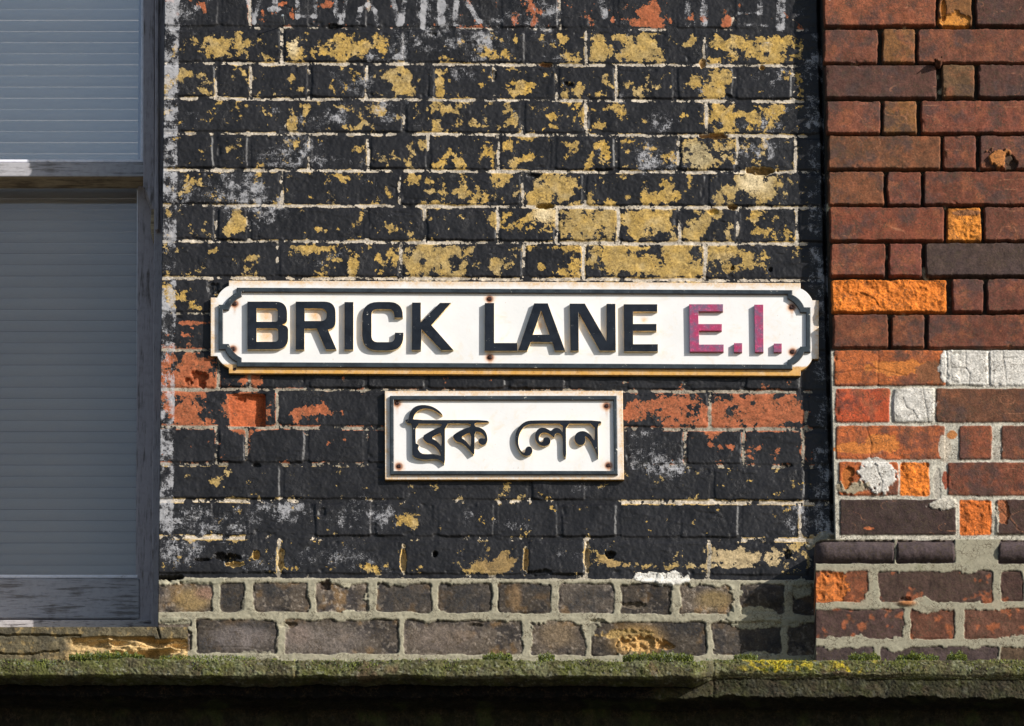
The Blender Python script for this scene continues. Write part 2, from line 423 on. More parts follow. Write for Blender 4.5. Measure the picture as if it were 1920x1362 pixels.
mixc(P.under, (0.26, 0.22, 0.18), (kinds[bid] == 2) * sstep(0.25, 0.5, fbm(U, V, 5, 2, 44)) * 0.5)
mcol = np.zeros_like(P.under); mcol[...] = (0.50, 0.44, 0.36)
gm = sstep(545, 600, Vs); mixc(mcol, (0.30, 0.265, 0.21), gm); mixc(mcol, (0.54, 0.47, 0.38), sstep(930, 938, Vs) * (1 - sstep(1018, 1026, Vs)))
mixc(mcol, (0.29, 0.268, 0.195), lower); mixc(mcol, (0.16, 0.14, 0.11), sstep(.05, .5, fbm(U, V, 30, 5, 48, g=.7)) * (.6 - .4 * lower))
smear = lower * 22 * np.clip(fbm(U, V, 40, 5, 63, g=.6) - .08, 0, 1)
mm = 1 - sstep(-1.2, 0.6, sd - smear)
pass
P.under[...] = P.under * (1 - mm[..., None]) + mcol * mm[..., None]
P.under *= np.where((kinds[bid] == 2) & (sd > 0), .62 + .75 * tone[bid], 1)[..., None].astype(np.float32)
for (u, v, ru, rv) in ((437, 1120, 26, 26), (510, 1105, 30, 12), (760, 1118, 50, 26), (870, 1122, 46, 26), (1100, 1122, 48, 26), (1005, 1105, 26, 10), (380, 1210, 30, 14), (1290, 1178, 50, 9), (330, 1158, 30, 8), (1440, 1200, 70, 30), (1490, 1130, 60, 40), (470, 1175, 40, 8)):  # dark brick patches; the right-corner ones also deepen the plinth's shadow in the colour
    m = np.zeros(U.shape); P.blob(m, u, v, ru, rv, 1.0, 1.2); mixc(P.under, (0.028, 0.027, 0.028), np.clip(m * .8 * (1 + .8 * n14), 0, .9) * (sd > 0) * lower)
# paint loss: base
NF = fbm(U, V, 22, 7, 6, g=.76); NF /= NF.std()
P.loss = (0.07 + 0.07 * tone[bid] + 0.05 * n40) * inside
P.loss += np.where(kinds[bid] == 0, 0.03, -0.06) * inside
P.loss -= 0.13 * sstep(600, 700, Vs) * inside
P.loss += .03 * inside * (Vs > 50) * (Vs < 592)
P.loss = P.loss.astype(np.float32)
inm = 1 - inside
P.h += (~((np.abs(bv) > .86) | (bid < 0))) * (1 - inside) * mort_depth * .6
# horizontal joints
hj = [(4, .18, 0, 2000), (5, .62, 0, 2000), (6, .60, 0, 2000), (7, .66, 0, 2000), (8, .66, 0, 2000), (9, .64, 0, 2000), (10, .68, 0, 2000), (11, .70, 0, 2000),
      (12, .34, 0, 2000), (13, .34, 0, 2000), (14, .46, 0, 2000), (15, .40, 0, 2000), (16, .30, 0, 700), (16, .22, 700, 2000),
      (17, .66, 0, 470), (17, .14, 470, 1165), (17, .70, 1165, 2000), (18, .5, 0, 460), (18, .10, 460, 1390), (18, .62, 1390, 2000), (3, .3, 0, 2000), (2, .5, 0, 2000)]
for (li, val, a, b) in hj:
    dl_ = np.abs(Vs - lines[li] + 0.8 + 1.6 * n40 + 0.8 * n14)
    m = (dl_ < 6) & (U >= a) & (U < b) & (inm > 0.35)
    P.loss = np.where(m, val + .02 + 0.16 * n40 + .1 * n14 - 0.45 * sstep(1.8, 3.8, dl_) * (li < 15), P.loss)
# upright joints that show mortar: (row, x, amount)
vj = {3: [469, 692, 1050], 5: [405, 470, 580, 688, 927, 1044, 1156], 4: [529, 1099, 1321], 7: [580, 690.6, 803, 935, 1156, 1272, 1383, 1492], 6: [758, 980, 1099, 1325], 8: [529, 750, 980.5],
      9: [405.5, 797, 933.6, 1044, 1160, 1275, 1384, 1495], 10: [521, 752, 982, 1322, 1094], 13: [409], 14: [520, 1331], 15: [405.7, 463, 1284.5, 1394, 1506], 18: [523, 757, 1100, 1330], 17: [1500]}
for ri, xs in vj.items():
    a, b = lines[ri], lines[ri + 1]
    for x in xs:
        dx_ = np.abs(U - x + .8 + 2 * n14); m = (dx_ < 6) & (Vs > a) & (Vs < b) & (inm > 0.3)
        P.loss[m] = 0.52 + (0.30 * n40)[m] + 0.12 * (rng.rand() - .4) - 0.4 * sstep(2.0, 4.0, dx_)[m]
# patches where the paint has gone  (u, v, ru, rv, amount)
BL = """329 99 12 10;368 76 12 9;404 96 26 16 1.1;415 76 25 10;456 86 16 22;493 107 6 8;550 86 13 22 1;566 104 14 12;638 91 40 20 1.1;677 81 12 10;716 94 12 18;
339 138 8 8;381 138 9 12;383 172 7 6;323 156 12 6;456 135 4 5;545 151 6 10;560 167 12 4;651 161 5 7;737 143 20 14;743 169 28 12;762 150 6 16;
456 198 12 10;547 203 8 12;607 195 12 10;657 238 18 6;714 211 10 12;542 234 8 8;820 104 8 12;919 104 16 12;1047 78 10 14;1036 86 8 6;1122 96 18 22 1;1174 104 14 16;1206 94 24 18;1156 70 40 6;
1212 94 14 14;1242 115 20 5;1290 85 10 5;1335 112 12 9;1346 83 18 10;1383 75 22 10;1408 100 30 16;1450 90 30 20 1;1460 112 35 8;
831 161 14 28 1;906 161 12 10;971 146 18 24 1;984 169 20 12;1021 177 8 7;1083 167 8 7;1128 156 10 18;1115 177 20 6;1300 154 24 10;1354 150 18 14 1;1329 177 14 10;1281 175 7 10;1346 179 12 8;
919 194 20 5;963 221 10 14;896 237 20 3;1034 219 10 10;1044 240 20 6;1122 237 12 8;1167 216 12 20;1140 203 15 8;1094 216 4 12;1281 215 7 5;1310 210 10 12;1350 208 24 14;1377 221 22 14;1377 246 30 8;1408 221 14 8;1440 205 30 8;1460 225 30 20 .4;
326 258 20 5;665 281 8 8;683 266 6 12;844 284 6 7;862 281 7 12;865 306 12 8;825 306 10 6;898 305 5 8;919 281 10 12;956 273 10 10;963 307 7 10;984 299 12 6;997 260 25 4;1070 276 20 16;1115 292 16 22 .6;1135 289 8 18;1180 266 15 6;1177 284 12 4;1258 282 6 12;1308 293 26 24;1290 270 20 8;1330 300 30 10 .6;1400 280 40 20 .35;
347 359 10 8;584 325 18 6;623 328 14 5;316 346 8 14;773 338 8 6;807 341 8 6;815 359 22 6;896 365 26 14;943 333 20 9;1036 349 36 28 1.1;1000 370 12 10;1138 341 8 5;1206 359 10 14;1219 375 25 8;1172 372 10 6;1253 363 20 14;1292 339 5 12;1343 337 12 8;1411 342 30 20 1.2;1343 372 12 9;1367 359 12 8;1420 370 18 12;1444 350 12 20;
440 422 14 14;427 432 8 12;456 416 10 10;565 406 12 7;568 432 8 10;612 430 26 6;664 424 8 9;675 416 5 8;534 406 14 8;966 427 24 14;1021 403 22 15 1.2;1026 429 16 14 1;1101 419 46 30 1.5;1208 406 34 16 1.2;1232 428 24 20 1.1;1195 430 14 16 .9;927 417 8 12;1312 423 14 20;1338 403 16 10;1303 438 20 6;1427 407 26 14 1;1418 434 14 10;1444 438 25 12;
477 482 14 5;513 477 8 12;625 487 14 4;662 497 10 12;709 482 8 8;740 490 6 14;586 463 40 5;797 486 46 30 1.2;937 466 22 8;930 497 12 14;1016 503 8 8;1068 497 20 20;1036 464 40 5;1141 484 26 26 1.1;1213 493 48 16 1.1;1286 484 28 30 1.3;1250 505 40 10 1;1367 471 30 14;1400 489 14 14;1334 476 8 20;1378 504 20 8;1190 465 60 5;
320 556 9 22;345 560 4 4;360 573 5 5;374 578 4 4;345 628 25 5;375 640 8 18;362 606 30 2.5;345 605 30 3;
320 695 24 28 1.6;360 700 30 30 1.6;392 690 18 24 1.1;312 710 14 24 1.4;350 722 40 10 1;378 718 20 10 1;455 712 8 7;483 712 12 18 1.2;540 706 4 2;590 708 8 4;
315 767 14 22 1;337 772 16 24 1.2;370 768 22 20 1;365 790 22 8 1;440 770 20 30 1.6;465 775 24 32 1.8;480 785 16 24 1.5;585 765 26 12 1.1;605 758 12 12;555 782 10 12;620 775 14 10;570 772 20 8 .8;595 790 4 8;
1195 775 22 20 1;1232 768 34 22 1.1;1288 768 36 30 1.3;1262 785 20 14 .9;1310 780 18 24 1.2;1350 770 14 20 .7;1407 772 48 30 1.4;1455 765 34 30 1.2;1490 772 22 30 1.1;1380 790 30 10 1;1178 777 12 14 1;1420 745 14 10 .8;
390 830 8 9;605 837 8 5;630 826 16 5;644 824 6 4;411 830 3 8;469 830 3 14;1330 827 7 14;1355 837 16 9;1410 845 8 14;1425 840 5 5;1325 864 36 3.5;1340 808 14 6;1470 808 26 4;1370 838 8 5;
400 897 10 10;408 912 6 10;426 887 10 11 1;375 892 4 4;420 915 3 3;1455 887 9 9 .7;1472 922 11 6;1486 907 4 9;1415 905 10 5;1330 1200 1 1;
764 975 16 11 1.2;776 984 10 8;782 950 9 5;362 976 7 6;384 982 5 8;1249 974 7 7 1;1250 950 20 4;1500 975 3 20;1170 948 6 3;1172 990 5 4;1347 957 4 3;1344 990 4 4;
360 1012 30 4;440 1012 24 4;480 1050 14 10 .8;940 1057 44 18 1.1;905 1062 20 12 .8;917 1030 4 5;1150 1058 34 9 1.1;1130 1048 12 6;1350 1042 30 14 .9;1400 1050 30 14 .9;1440 1045 26 14 .9;1350 1062 60 4 .9;1490 1030 24 30 .7;1250 1062 30 6 .7;600 1066 70 8 .5;700 1062 60 8 .45;1090 1040 6 5 .7;
382 8 9 7 1;384 22 4 8;443 25 6 5;492 25 4 10;530 8 8 4;607 10 14 7;545 28 8 4;880 50 26 2.5 1;893 38 6 10;965 37 6 10;1010 22 14 12 1;998 40 6 12;1068 8 10 6;1150 38 3 7;1210 30 22 26 1.2;1225 12 16 14 1;1240 45 18 10 1;1188 42 10 10;1290 38 8 5;1322 37 10 5;1362 45 8 9 1.3;1387 12 3 3;330 1 20 3"""
for q in BL.replace('\n', '').split(';'):
    if not q.strip(): continue
    z = [float(x) for x in q.split()]
    P.blob(P.loss, z[0], z[1], z[2] * 1.05, z[3] * 1.05, (z[4] if len(z) > 4 else 0.8) * 0.58, 1.15)
P.loss -= (.17 * (1 - sstep(0, 6, sd)) * inside * (Vs > 56) * (Vs < 592)).astype(np.float32)
P.loss = np.clip(P.loss, -1, .84) + (.235 - .10 * lower) * NF.astype(np.float32)
P.loss += 1.6 * lower.astype(np.float32)
# cream burnt spots and pale brick
for (u, v, ru, rv) in ((1411, 342, 26, 20), (1021, 403, 20, 15), (1130, 1400, 1, 1), (550, 86, 10, 18), (570, 403, 8, 6)):
    m = np.zeros(U.shape); P.blob(m, u, v, ru, rv, 1.0); mixc(P.under, (0.62, 0.50, 0.30), np.clip(m, 0, 1))
for (u, v, ru, rv, c) in ((940, 1057, 50, 24, (0.20, 0.13, 0.055)), (1150, 1060, 40, 16, (0.33, 0.22, 0.09)), (1308, 293, 30, 26, (0.33, 0.28, 0.17)), (1400, 1045, 90, 30, (0.42, 0.33, 0.2)), (360, 1125, 30, 20, (0.25, 0.17, 0.07)),
                     (386, 1112, 18, 10, (0.24, 0.14, 0.10)), (600, 1200, 80, 24, (0.15, 0.125, 0.11)), (830, 1195, 60, 22, (0.14, 0.11, 0.09)), (450, 1195, 50, 20, (0.14, 0.12, 0.115)), (1195, 1200, 40, 24, (0.36, 0.22, 0.075)), (1045, 1190, 30, 20, (0.18, 0.13, 0.08)), (1340, 1125, 30, 16, (0.2, 0.14, 0.06)), (966, 1120, 10, 22, (0.19, 0.12, 0.06)), (560, 1190, 20, 16, (0.17, 0.13, 0.11))):
    m = np.zeros(U.shape); P.blob(m, u, v, ru, rv, 1.0); mixc(P.under, c, np.clip(m, 0, .8) * (sd > 0))
# chalk and whitewash
fr = fbm(U, V, 30, 3, 51)
P.chalk = (0.22 * sstep(0.0, 0.6, fr) * sstep(600, 200, Vs) + 0.10 * sstep(0.1, 0.6, fr)).astype(np.float32)
strip = (1 - sstep(338, 343, U + 0.012 * V + 4)) * (0.95 + 0.8 * fbm(U, V, 34, 2, 52) + 0.35 * fbm(U, V, 12, 2, 55)) * (1 - sstep(995, 1010, Vs))
P.chalk += np.clip(strip, 0, 2).astype(np.float32)
ss = sstep(1498, 1512, U - 0.024 * V) * (0.55 + 0.5 * fbm(U, V, 28, 2, 53)) * (1 - sstep(1000, 1010, Vs)) * sstep(40, 70, Vs); P.chalk += ss.astype(np.float32)
CH = """345 350 12 30 .3;440 360 45 26 .6;470 345 24 20 .5;495 380 40 14 .4;545 275 26 22 .7;600 280 30 18 .5;500 295 50 14 .6;610 305 60 8 .5;640 210 14 18 .6;735 195 30 22 .6;720 215 20 14 .5;570 225 40 14 .6;620 215 20 20 .5;680 150 32 20 .7;740 90 20 26 .7;
830 85 60 26 .5;900 75 40 16 .5;1030 70 14 16 .7;1050 112 14 8 .7;880 140 30 12 .5;980 115 30 8 .4;800 10 20 20 .5;1240 220 30 14 .4;1235 230 20 16 .6;1222 290 22 26 .8;1440 150 40 26 .6;1450 230 40 26 .7;1400 285 60 26 .5;1120 290 14 22 .8;
1210 870 60 14 .55;1250 875 26 14 .55;1215 855 34 12 .5;1265 890 20 10 .6;1190 812 30 6 .8;1220 830 60 10 .3;1390 815 30 5 .4;1100 915 26 12 .9;730 890 8 12 .3;360 975 55 24 .75;440 975 30 22 .6;520 965 40 20 .65;530 950 40 8 .8;650 965 50 24 .5;720 975 20 20 1;
885 965 18 14 .5;880 985 8 16 .7;960 980 24 8 .5;980 990 24 6 .5;335 1040 40 22 .7;400 1040 60 22 .4;480 1060 40 16 .5;560 1050 60 14 .5;680 1055 60 12 .4;600 1030 90 8 .3;1050 1035 40 20 .35;1150 960 40 20 .25;1400 965 60 24 .3;1485 965 16 24 .6;1225 1040 50 20 .3;
640 480 30 12 .4;600 490 20 14 .4;930 480 14 12 .6;760 400 14 20 .3;480 400 30 20 .4;520 410 26 20 .4;1180 190 30 10 .4;1310 165 14 26 .3;340 30 26 26 .7;930 30 60 24 .5;820 30 30 26 .6;1080 30 50 20 .4;1440 90 30 10 .3;270 800 5 5 .3;1540 1150 60 40 .3;1515 960 20 40 .5;1290 350 30 20 .3;700 110 30 8 .4"""
for q in CH.replace('\n', '').split(';'):
    z = [float(x) for x in q.split()]; P.blob(P.chalk, z[0], z[1], z[2] * 1.15, z[3] * 1.15, z[4] * .8, 1.0)
P.chalk = np.where(P.chalk > .5, .5 + (P.chalk - .5) * .6, P.chalk) + .20 + .16 * sstep(-.1, .5, fbm(U, V, 80, 4, 59)); P.chalk *= np.clip(1 + 1.1 * fbm(U, V, 13, 5, 57, g=.7), .0, 2.2).astype(np.float32)
# worn letters of an old painted advertisement, cut off by the top edge
GL = [(458, -30, 476, 42, 5), (494, -30, 476, 42, 5), (516, -40, 516, 24, 6), (505, 18, 524, 18, 4), (558, -30, 558, 32, 5), (558, 31, 592, 31, 4), (590, -30, 590, 32, 5), (622, -20, 636, 42, 6), (656, -30, 640, 42, 5),
      (671, 44, 675, 18, 5), (675, 18, 690, 9, 5), (690, 9, 704, 20, 5), (704, 20, 708, 46, 5), (730, -30, 748, 44, 6), (764, -30, 752, 44, 5), (795, -30, 793, 50, 5), (828, -30, 828, 44, 7), (856, -30, 854, 44, 6), (872, 0, 900, 40, 5), (1290, 6, 1290, 46, 7), (1302, -10, 1302, 50, 1.5), (1320, 4, 1320, 44, 7), (1385, 45, 1440, 48, 3), (1466, -30, 1463, 50, 9), (1425, 2, 1425, 26, 6), (1384, 26, 1420, 24, 3), (1120, -30, 1135, 30, 7)]
for (x0, y0, x1, y1, hw) in GL:
    sl_ = P.sub(min(x0, x1) - 14, max(x0, x1) + 14, min(y0, y1) - 12, max(y0, y1) + 12)
    px = U[sl_] - x0; py = V[sl_] - y0; dx, dy = x1 - x0, y1 - y0; l2 = dx * dx + dy * dy
    t = np.clip((px * dx + py * dy) / l2, 0, 1); d = np.hypot(px - t * dx, py - t * dy)
    P.chalk[sl_] += (0.72 * (1 - sstep(hw - 2, hw + 2, d + 2 * n14[sl_])) * (1 + .7 * fbm(U[sl_], V[sl_], 9, 3, 58))).astype(np.float32)
# holes, broken bricks, missing mortar  (u, v, ru, rv, depth, colour)
for (u, v, ru, rv, dd, c) in ((1340, 255, 26, 4.5, .012, (0.22, 0.13, 0.06)), (1424, 321, 26, 6, .014, (0.20, 0.13, 0.05)), (1373, 388, 8, 5, .012, (0.2, 0.12, 0.05)), (1337, 397, 12, 6, .008, (0.5, 0.33, 0.08)), (1020, 387, 20, 5, .013, (0.3, 0.2, 0.05)),
      (1373, 503, 3.5, 3.5, .01, None), (1444, 505, 4, 4, .01, None), (1024, 122, 10, 4, .010, (0.2, 0.1, 0.05)), (626, 49, 12, 5, .008, None), (813, 65, 6, 4, .004, None), (1428, 127, 6, 5, .01, (0.4, 0.25, 0.08)), (1318, 120, 5, 8, .008, (0.3, 0.18, 0.07)),
      (372, 712, 17, 14, .013, (0.34, 0.09, 0.035)), (352, 716, 8, 8, .008, (0.3, 0.08, 0.03)), (451, 748, 12, 5, .005, None), (425, 1046, 20, 8, .016, None), (440, 1058, 14, 5, .010, (0.4, 0.28, 0.12)), (479, 1042, 6, 8, .012, (0.42, 0.28, 0.1)), (383, 1050, 16, 2.5, .01, None),
      (526, 1046, 6, 22, .010, (0.45, 0.33, 0.16)), (756, 1046, 5, 22, .010, (0.45, 0.33, 0.16)), (986, 1050, 5, 20, .012, (0.42, 0.3, 0.14)), (1100, 1046, 5, 22, .010, (0.42, 0.33, 0.2)), (816, 1038, 4.5, 5, .014, None), (1144, 1040, 9, 6, .014, None), (320, 1083, 26, 6, .02, None), (610, 1098, 12, 9, .008, (0.07, .05, .04)),
      (1478, 1040, 7, 8, .012, None), (1010, 1074, 24, 5, .006, None), (1190, 1135, 26, 6, .006, (0.10, .08, .06)), (540, 1172, 14, 5, .006, None), (890, 1172, 18, 3.5, .005, None), (1180, 1190, 46, 9, .004, (0.36, 0.24, 0.09)), (1200, 1206, 44, 15, .009, (0.42, 0.25, 0.09)), (1120, 1165, 14, 4, .006, None), (1250, 1212, 14, 6, .008, (0.3, 0.18, 0.07)),
      (603, 962, 9, 8, .003, None), (480, 873, 8, 4, .006, None), (1475, 872, 10, 3, .006, None), (1284, 862, 4, 4, .005, None), (395, 1130, 1, 1, 0, None), (1000, 330, 10, 5, .006, None), (411, 560, 8, 14, .006, None), (400, 540, 10, 10, .004, None), (1066, 158, 8, 5, .006, None), (925, 140, 4, 8, .006, None), (1366, 182, 9, 4, .005, None)):
    if dd: P.hole(u, v, ru, rv, dd, c)
# the bevelled break in the red brick
sl_ = P.sub(418, 505, 735, 806); uu = U[sl_]; vv = V[sl_]
edge = sstep(0, 5, (uu - 424 - 0.12 * (vv - 740)) + 3 * n5[sl_]) * (1 - sstep(-2, 1, uu - 497 - 0.0 * (vv - 770))) * (1 - sstep(798, 800, vv)) * sstep(738, 740, vv)
P.h[sl_] -= edge * (0.001 + 0.013 * np.clip((uu - 424) / 73, 0, 1) + 0.0012 * n5[sl_]); mixc(P.under[sl_], (0.36, 0.085, 0.028), edge); P.loss[sl_] += (edge * 1.3).astype(np.float32)
# thick new pointing smeared at the foot, with trowelled swells over the brick edges
sw = lower * mm; P.h += (0.0014 + .0012 * fbm(U, V, 30, 4, 65)) * sw - .0010 * lower * (1 - mm) - .002 * lower * (1 - mm) * (1 - sstep(.5, 3.5, sd)) * sstep(-.2, .4, fbm(U, V, 18, 3, 62))
for (u, v, ru, rv) in ((1410, 1160, 52, 20), (1215, 1082, 26, 10), (1262, 1085, 28, 16), (380, 1090, 40, 6), (1500, 1105, 20, 16), (1420, 1228, 40, 6), (480, 1232, 40, 5), (330, 1165, 26, 6), (1470, 1168, 40, 8)):
    m = np.zeros(U.shape); P.blob(m, u, v, ru, rv, 1.0, 3.0); m = np.clip(m * 1.1 + (0.7 * n14 + .3 * n5 + .4 * n40) * (m > .05), 0, 1); m = sstep(.45, .6, m)
    mixc(P.under, (0.265, 0.25, 0.18) if u not in (1215, 1262) else (0.62, 0.60, 0.55), m); P.h += m * 0.0016; P.loss += m.astype(np.float32)
# trowelled fillet in the corner against the pier
m = np.clip(1 - np.hypot((U - 1548) / 36, (V - 1016) / 20) + .5 * n14, 0, 1) * (U > 1500) * (V > 985) * (V < 1050); mixc(P.under, (0.22, 0.21, 0.17), sstep(0, .2, m)); P.h += 0.016 * sstep(0, 1, m); P.loss += (2 * sstep(0, .2, m)).astype(np.float32)
# plug of broken brick in the foot corner
m = np.zeros(U.shape); P.blob(m, 1440, 1118, 34, 20, 1.0, 2.0); P.h += 0.010 * m
P.h -= 0.07 * ((U < 350) & (V > 1178))
gq = sstep(-10, -4, U - (1541 + .0255 * V)); P.h -= .012 * gq * (V < 1000); P.loss -= (.5 * sstep(1500, 1512, U - .024 * V) * (V < 990)).astype(np.float32)
P.rough = (0.10 + 0.35 * lower * (sd > 0) + 0.3 * sstep(0.2, .6, n40)).astype(np.float32)
P.rough *= (1 - lower * mm)
finish(P, 'painted_brick_wall', 0.0, M_MAS, None, back=0.24, side='L')
label(bpy.data.objects['painted_brick_wall'], 'black painted brick wall with peeling patches of yellow and orange brick and white joints, behind the name plates', 'wall')

# ==================================================================== RED BRICK PIER
RB = (0.15, 0.050, 0.029); RD = (0.080, 0.034, 0.025); SP = (0.62, 0.17, 0.022); OR = (0.36, 0.095, 0.026); BK = (0.035, 0.020, 0.018); TN = (0.17, 0.075, 0.025)
pl = [(-215, -154), (-148, -87), (-81, -18), (-12, 47), (55, 117), (122, 182), (189, 249), (255, 316), (322, 383), (388, 450), (456, 516), (523, 583), (590, 651), (658, 721), (730, 790), (800, 859), (868, 927), (938, 1001)]
pb = [[(1540, 1750, RB), (1758, 1820, RD), (1828, 2040, RB)], [(1540, 1640, RD), (1650, 1712, RB), (1718, 1930, RB), (1938, 2200, RD)], [(1543, 1640, RB), (1650, 1712, RB), (1718, 1930, RD), (1938, 2200, RB)],
 [(1545, 1755, (0.20, 0.062, 0.030)), (1760, 1822, TN), (1830, 1945, RD), (1952, 2200, RB)],
 [(1545, 1646, RB), (1655, 1715, TN), (1721, 1945, (0.13, .045, .026)), (1952, 2200, RB)],
 [(1548, 1756, RD), (1767, 1827, (0.11, .06, .028)), (1835, 2045, RD)],
 [(1550, 1651, RB), (1656, 1719, TN), (1728, 1945, (.15, .045, .026)), (1952, 2200, RD)],
 [(1553, 1764, (.13, .052, .024)), (1769, 1830, (.13, .04, .022)), (1838, 2045, (.10, .04, .028))],
 [(1554, 1657, (.15, .055, .025)), (1664, 1727, (.15, .045, .025)), (1733, 1945, (.13, .04, .022)), (1952, 2200, RD)],
 [(1556, 1770, (.15, .042, .022)), (1776, 1840, (.42, .15, .025)), (1846, 2045, (.12, .04, .024))],
 [(1558, 1660, (.16, .048, .026)), (1667, 1728, (.15, .045, .03)), (1736, 1955, (.055, .034, .028)), (1962, 2200, RB)],
 [(1560, 1775, SP), (1786, 1844, (.12, .04, .026)), (1851, 2060, (.12, .04, .026))],
 [(1563, 1665, (.14, .045, .023)), (1672, 1733, (.15, .048, .022)), (1740, 1955, (.12, .038, .022)), (1962, 2200, RB)],
 [(1566, 1772, OR), (1777, 1850, 'W'), (1858, 2060, 'W')],
 [(1569, 1666, (.38, .065, .022)), (1678, 1750, 'W'), (1757, 1965, (.11, .045, .024)), (1972, 2200, RB)],
 [(1570, 1770, (.40, .10, .028)), (1801, 1858, (.19, .055, .026)), (1880, 2060, (.11, .042, .026))],
 [(1575, 1682, (.34, .085, .022)), (1690, 1741, SP), (1780, 1975, (.15, .047, .025)), (1982, 2200, RB)],
 [(1577, 1790, BK), (1802, 1857, (.48, .12, .02)), (1870, 2060, (.05, .025, .02))]]
spec2 = [(a - 1.2 - .8 * (i > 12), b + 1.2 + .8 * (i > 12), [(x0 - .8 - 1.6 * (i > 12), x1 + .8 + 1.6 * (i > 12), c) for (x0, x1, c) in bl]) for i, ((a, b), bl) in enumerate(zip(pl, pb))]
Q = Panel(lambda v: 1541 + 0.0255 * v, lambda v: 2240 + 0 * v, ax([(-420, -24, 9), (-24, 1022, 1.5)]), np.concatenate([np.linspace(0, 0.56, 262), np.linspace(0.57, 1, 40)]))
sd, bid, info, bu, bv = bricks(Q, spec2, 2.0, 5, r=4.5)
U, V = Q.U, Q.V; n5 = fbm(U, V, 5, 2, 4); n14 = fbm(U, V, 14, 3, 22); n40 = fbm(U, V, 40, 3, 21)
cols = np.array([(0.50, 0.475, 0.42) if b[2] == 'W' else b[2] for b in info] + [(0.1, .05, .03)]); isw = np.array([b[2] == 'W' for b in info] + [False])
spal = np.array([(b[2] != 'W' and b[2][0] > 0.4) for b in info] + [False])
inside = sstep(-0.8, 2.2, sd); low = sstep(648, 662, V)
nb_ = len(info); tx = rng.rand(nb_ + 1) - .5; tz = rng.rand(nb_ + 1) - .5; pr = rng.rand(nb_ + 1) - .5
Q.h = -(0.015 * (1 - low) + 0.0028 * low) * (1 - inside) + inside * (pr[bid] * 0.0016 + bu * tx[bid] * 0.001 + bv * tz[bid] * 0.0012)
Q.h += 0.0007 * fbm(U, V, 24, 3, 23) + 0.0002 * n5 + 0.00015 * fbm(U, V, 2.6, 1, 14)
Q.h -= inside * 0.003 * sstep(0.3, 0.75, fbm(U, V, 20, 3, 24)) * (1 - sstep(3, 9, sd))
rough_sp = ridged(U, V, 26, 4, 25, 1.4, .8)
sp_m = spal[bid] * inside
Q.h += sp_m * (-0.0035 + 0.006 * (rough_sp - .62) + 0.0012 * n5 + 0.0018 * n14)
Q.under = cols[bid].astype(np.float32)
var = 1 + 0.30 * n14 + 0.22 * n5 + 0.14 * n40; Q.under *= np.clip(var, .5, 1.6)[..., None].astype(np.float32)
nr = (~isw[bid]) & (~spal[bid])
mixc(Q.under, (0.05, 0.032, 0.030), nr * sstep(-0.15, 0.4, fbm(U, V, 34, 6, 26, g=.72)) * 0.75)
mixc(Q.under, (0.26, 0.085, 0.035), nr * sstep(0.05, 0.5, fbm(U, V, 28, 5, 27, g=.7)) * 0.55 * (cols[bid][..., 0] > .08))
sc_ = ridged(U, V, 40, 1, 28, 1.3, .5); mixc(Q.under, (0.34, 0.15, 0.08), nr * sstep(.975, .995, sc_) * sstep(-.1, .4, fbm(U, V, 50, 2, 29)) * .6)
# the worn lower courses glow more orange
mortc = np.zeros_like(Q.under); mortc[...] = (0.022, 0.018, 0.013); mixc(mortc, (0.41, 0.385, 0.32), low)
mixc(mortc, (0.38, 0.34, 0.24), (1 - low) * sstep(.45, .6, fbm(U, V, 24, 3, 30)) )
mk = 1 - sstep(-1.0, 1.0, sd); Q.under[...] = Q.under * (1 - mk[..., None]) + mortc * mk[..., None]
def qpatch(u, v, ru, rv, c, hgt=0.0, k=0.3, pw=2.5):
    m = np.zeros(U.shape); Q.blob(m, u, v, ru, rv, 1.0, pw); m = sstep(.4, .55, m + (2.0 * k * n14 + .25 * n5) * (m > .03)); mixc(Q.under, c, m); Q.h += m * hgt; return m
qpatch(1790, 38, 34, 14, (0.5, 0.20, 0.035), -0.004); qpatch(1769, 22, 5, 20, (0.5, 0.2, 0.035), -0.006)
qpatch(1815, 425, 24, 26, (0.60, 0.21, 0.028), -0.0008, .15); qpatch(1810, 398, 26, 6, (0.22, 0.09, 0.035), 0.0005)
qpatch(1875, 298, 20, 15, (0.34, 0.13, 0.035), 0.006, .22, 1.6); qpatch(1895, 306, 12, 14, (0.05, .03, .02), -0.008)
for (u, v, ru, rv) in ((1690, 690, 70, 14), (1610, 840, 60, 10), (1650, 830, 30, 16)): qpatch(u, v, ru, rv, (0.46, 0.15, 0.032), -0.0004, .4)
qpatch(1590, 722, 30, 2, (0.2, 0.06, 0.03)); qpatch(1750, 700, 34, 22, (0.18, 0.07, 0.03), 0, .3)
W1 = (0.54, 0.515, 0.47)
qpatch(1782, 690, 18, 34, W1, 0.0012, .3); qpatch(1880, 690, 120, 36, W1, 0.0008, .1, 6); qpatch(1712, 758, 42, 32, W1, 0.0006, .15, 5)
qpatch(1730, 738, 1, 1, W1); qpatch(1642, 895, 34, 26, W1, 0.0025, .35); qpatch(1640, 868, 26, 10, W1, 0.0, .2); qpatch(1600, 912, 34, 12, (0.30, .25, .17), 0.001, .4)
qpatch(1590, 895, 12, 18, (0.32, 0.10, 0.02), -0.004, .3); qpatch(1772, 840, 12, 26, (0.40, .35, .28), 0.0, .3); qpatch(1786, 815, 10, 8, (.4, .16, .05), 0, .3)
qpatch(1757, 905, 8, 30, (0.34, .31, .26), -0.001, .3); qpatch(1774, 900, 8, 16, (0.24, .06, .03), 0.0, .3); qpatch(1868, 850, 10, 14, (.34, .31, .26), 0, .3)
qpatch(1768, 945, 26, 10, (.42, .39, .33), 0.002, .4); qpatch(1880, 960, 12, 26, (.30, .10, .04), -0.003, .4); qpatch(1868, 975, 6, 30, (.4, .37, .3), 0, .2)
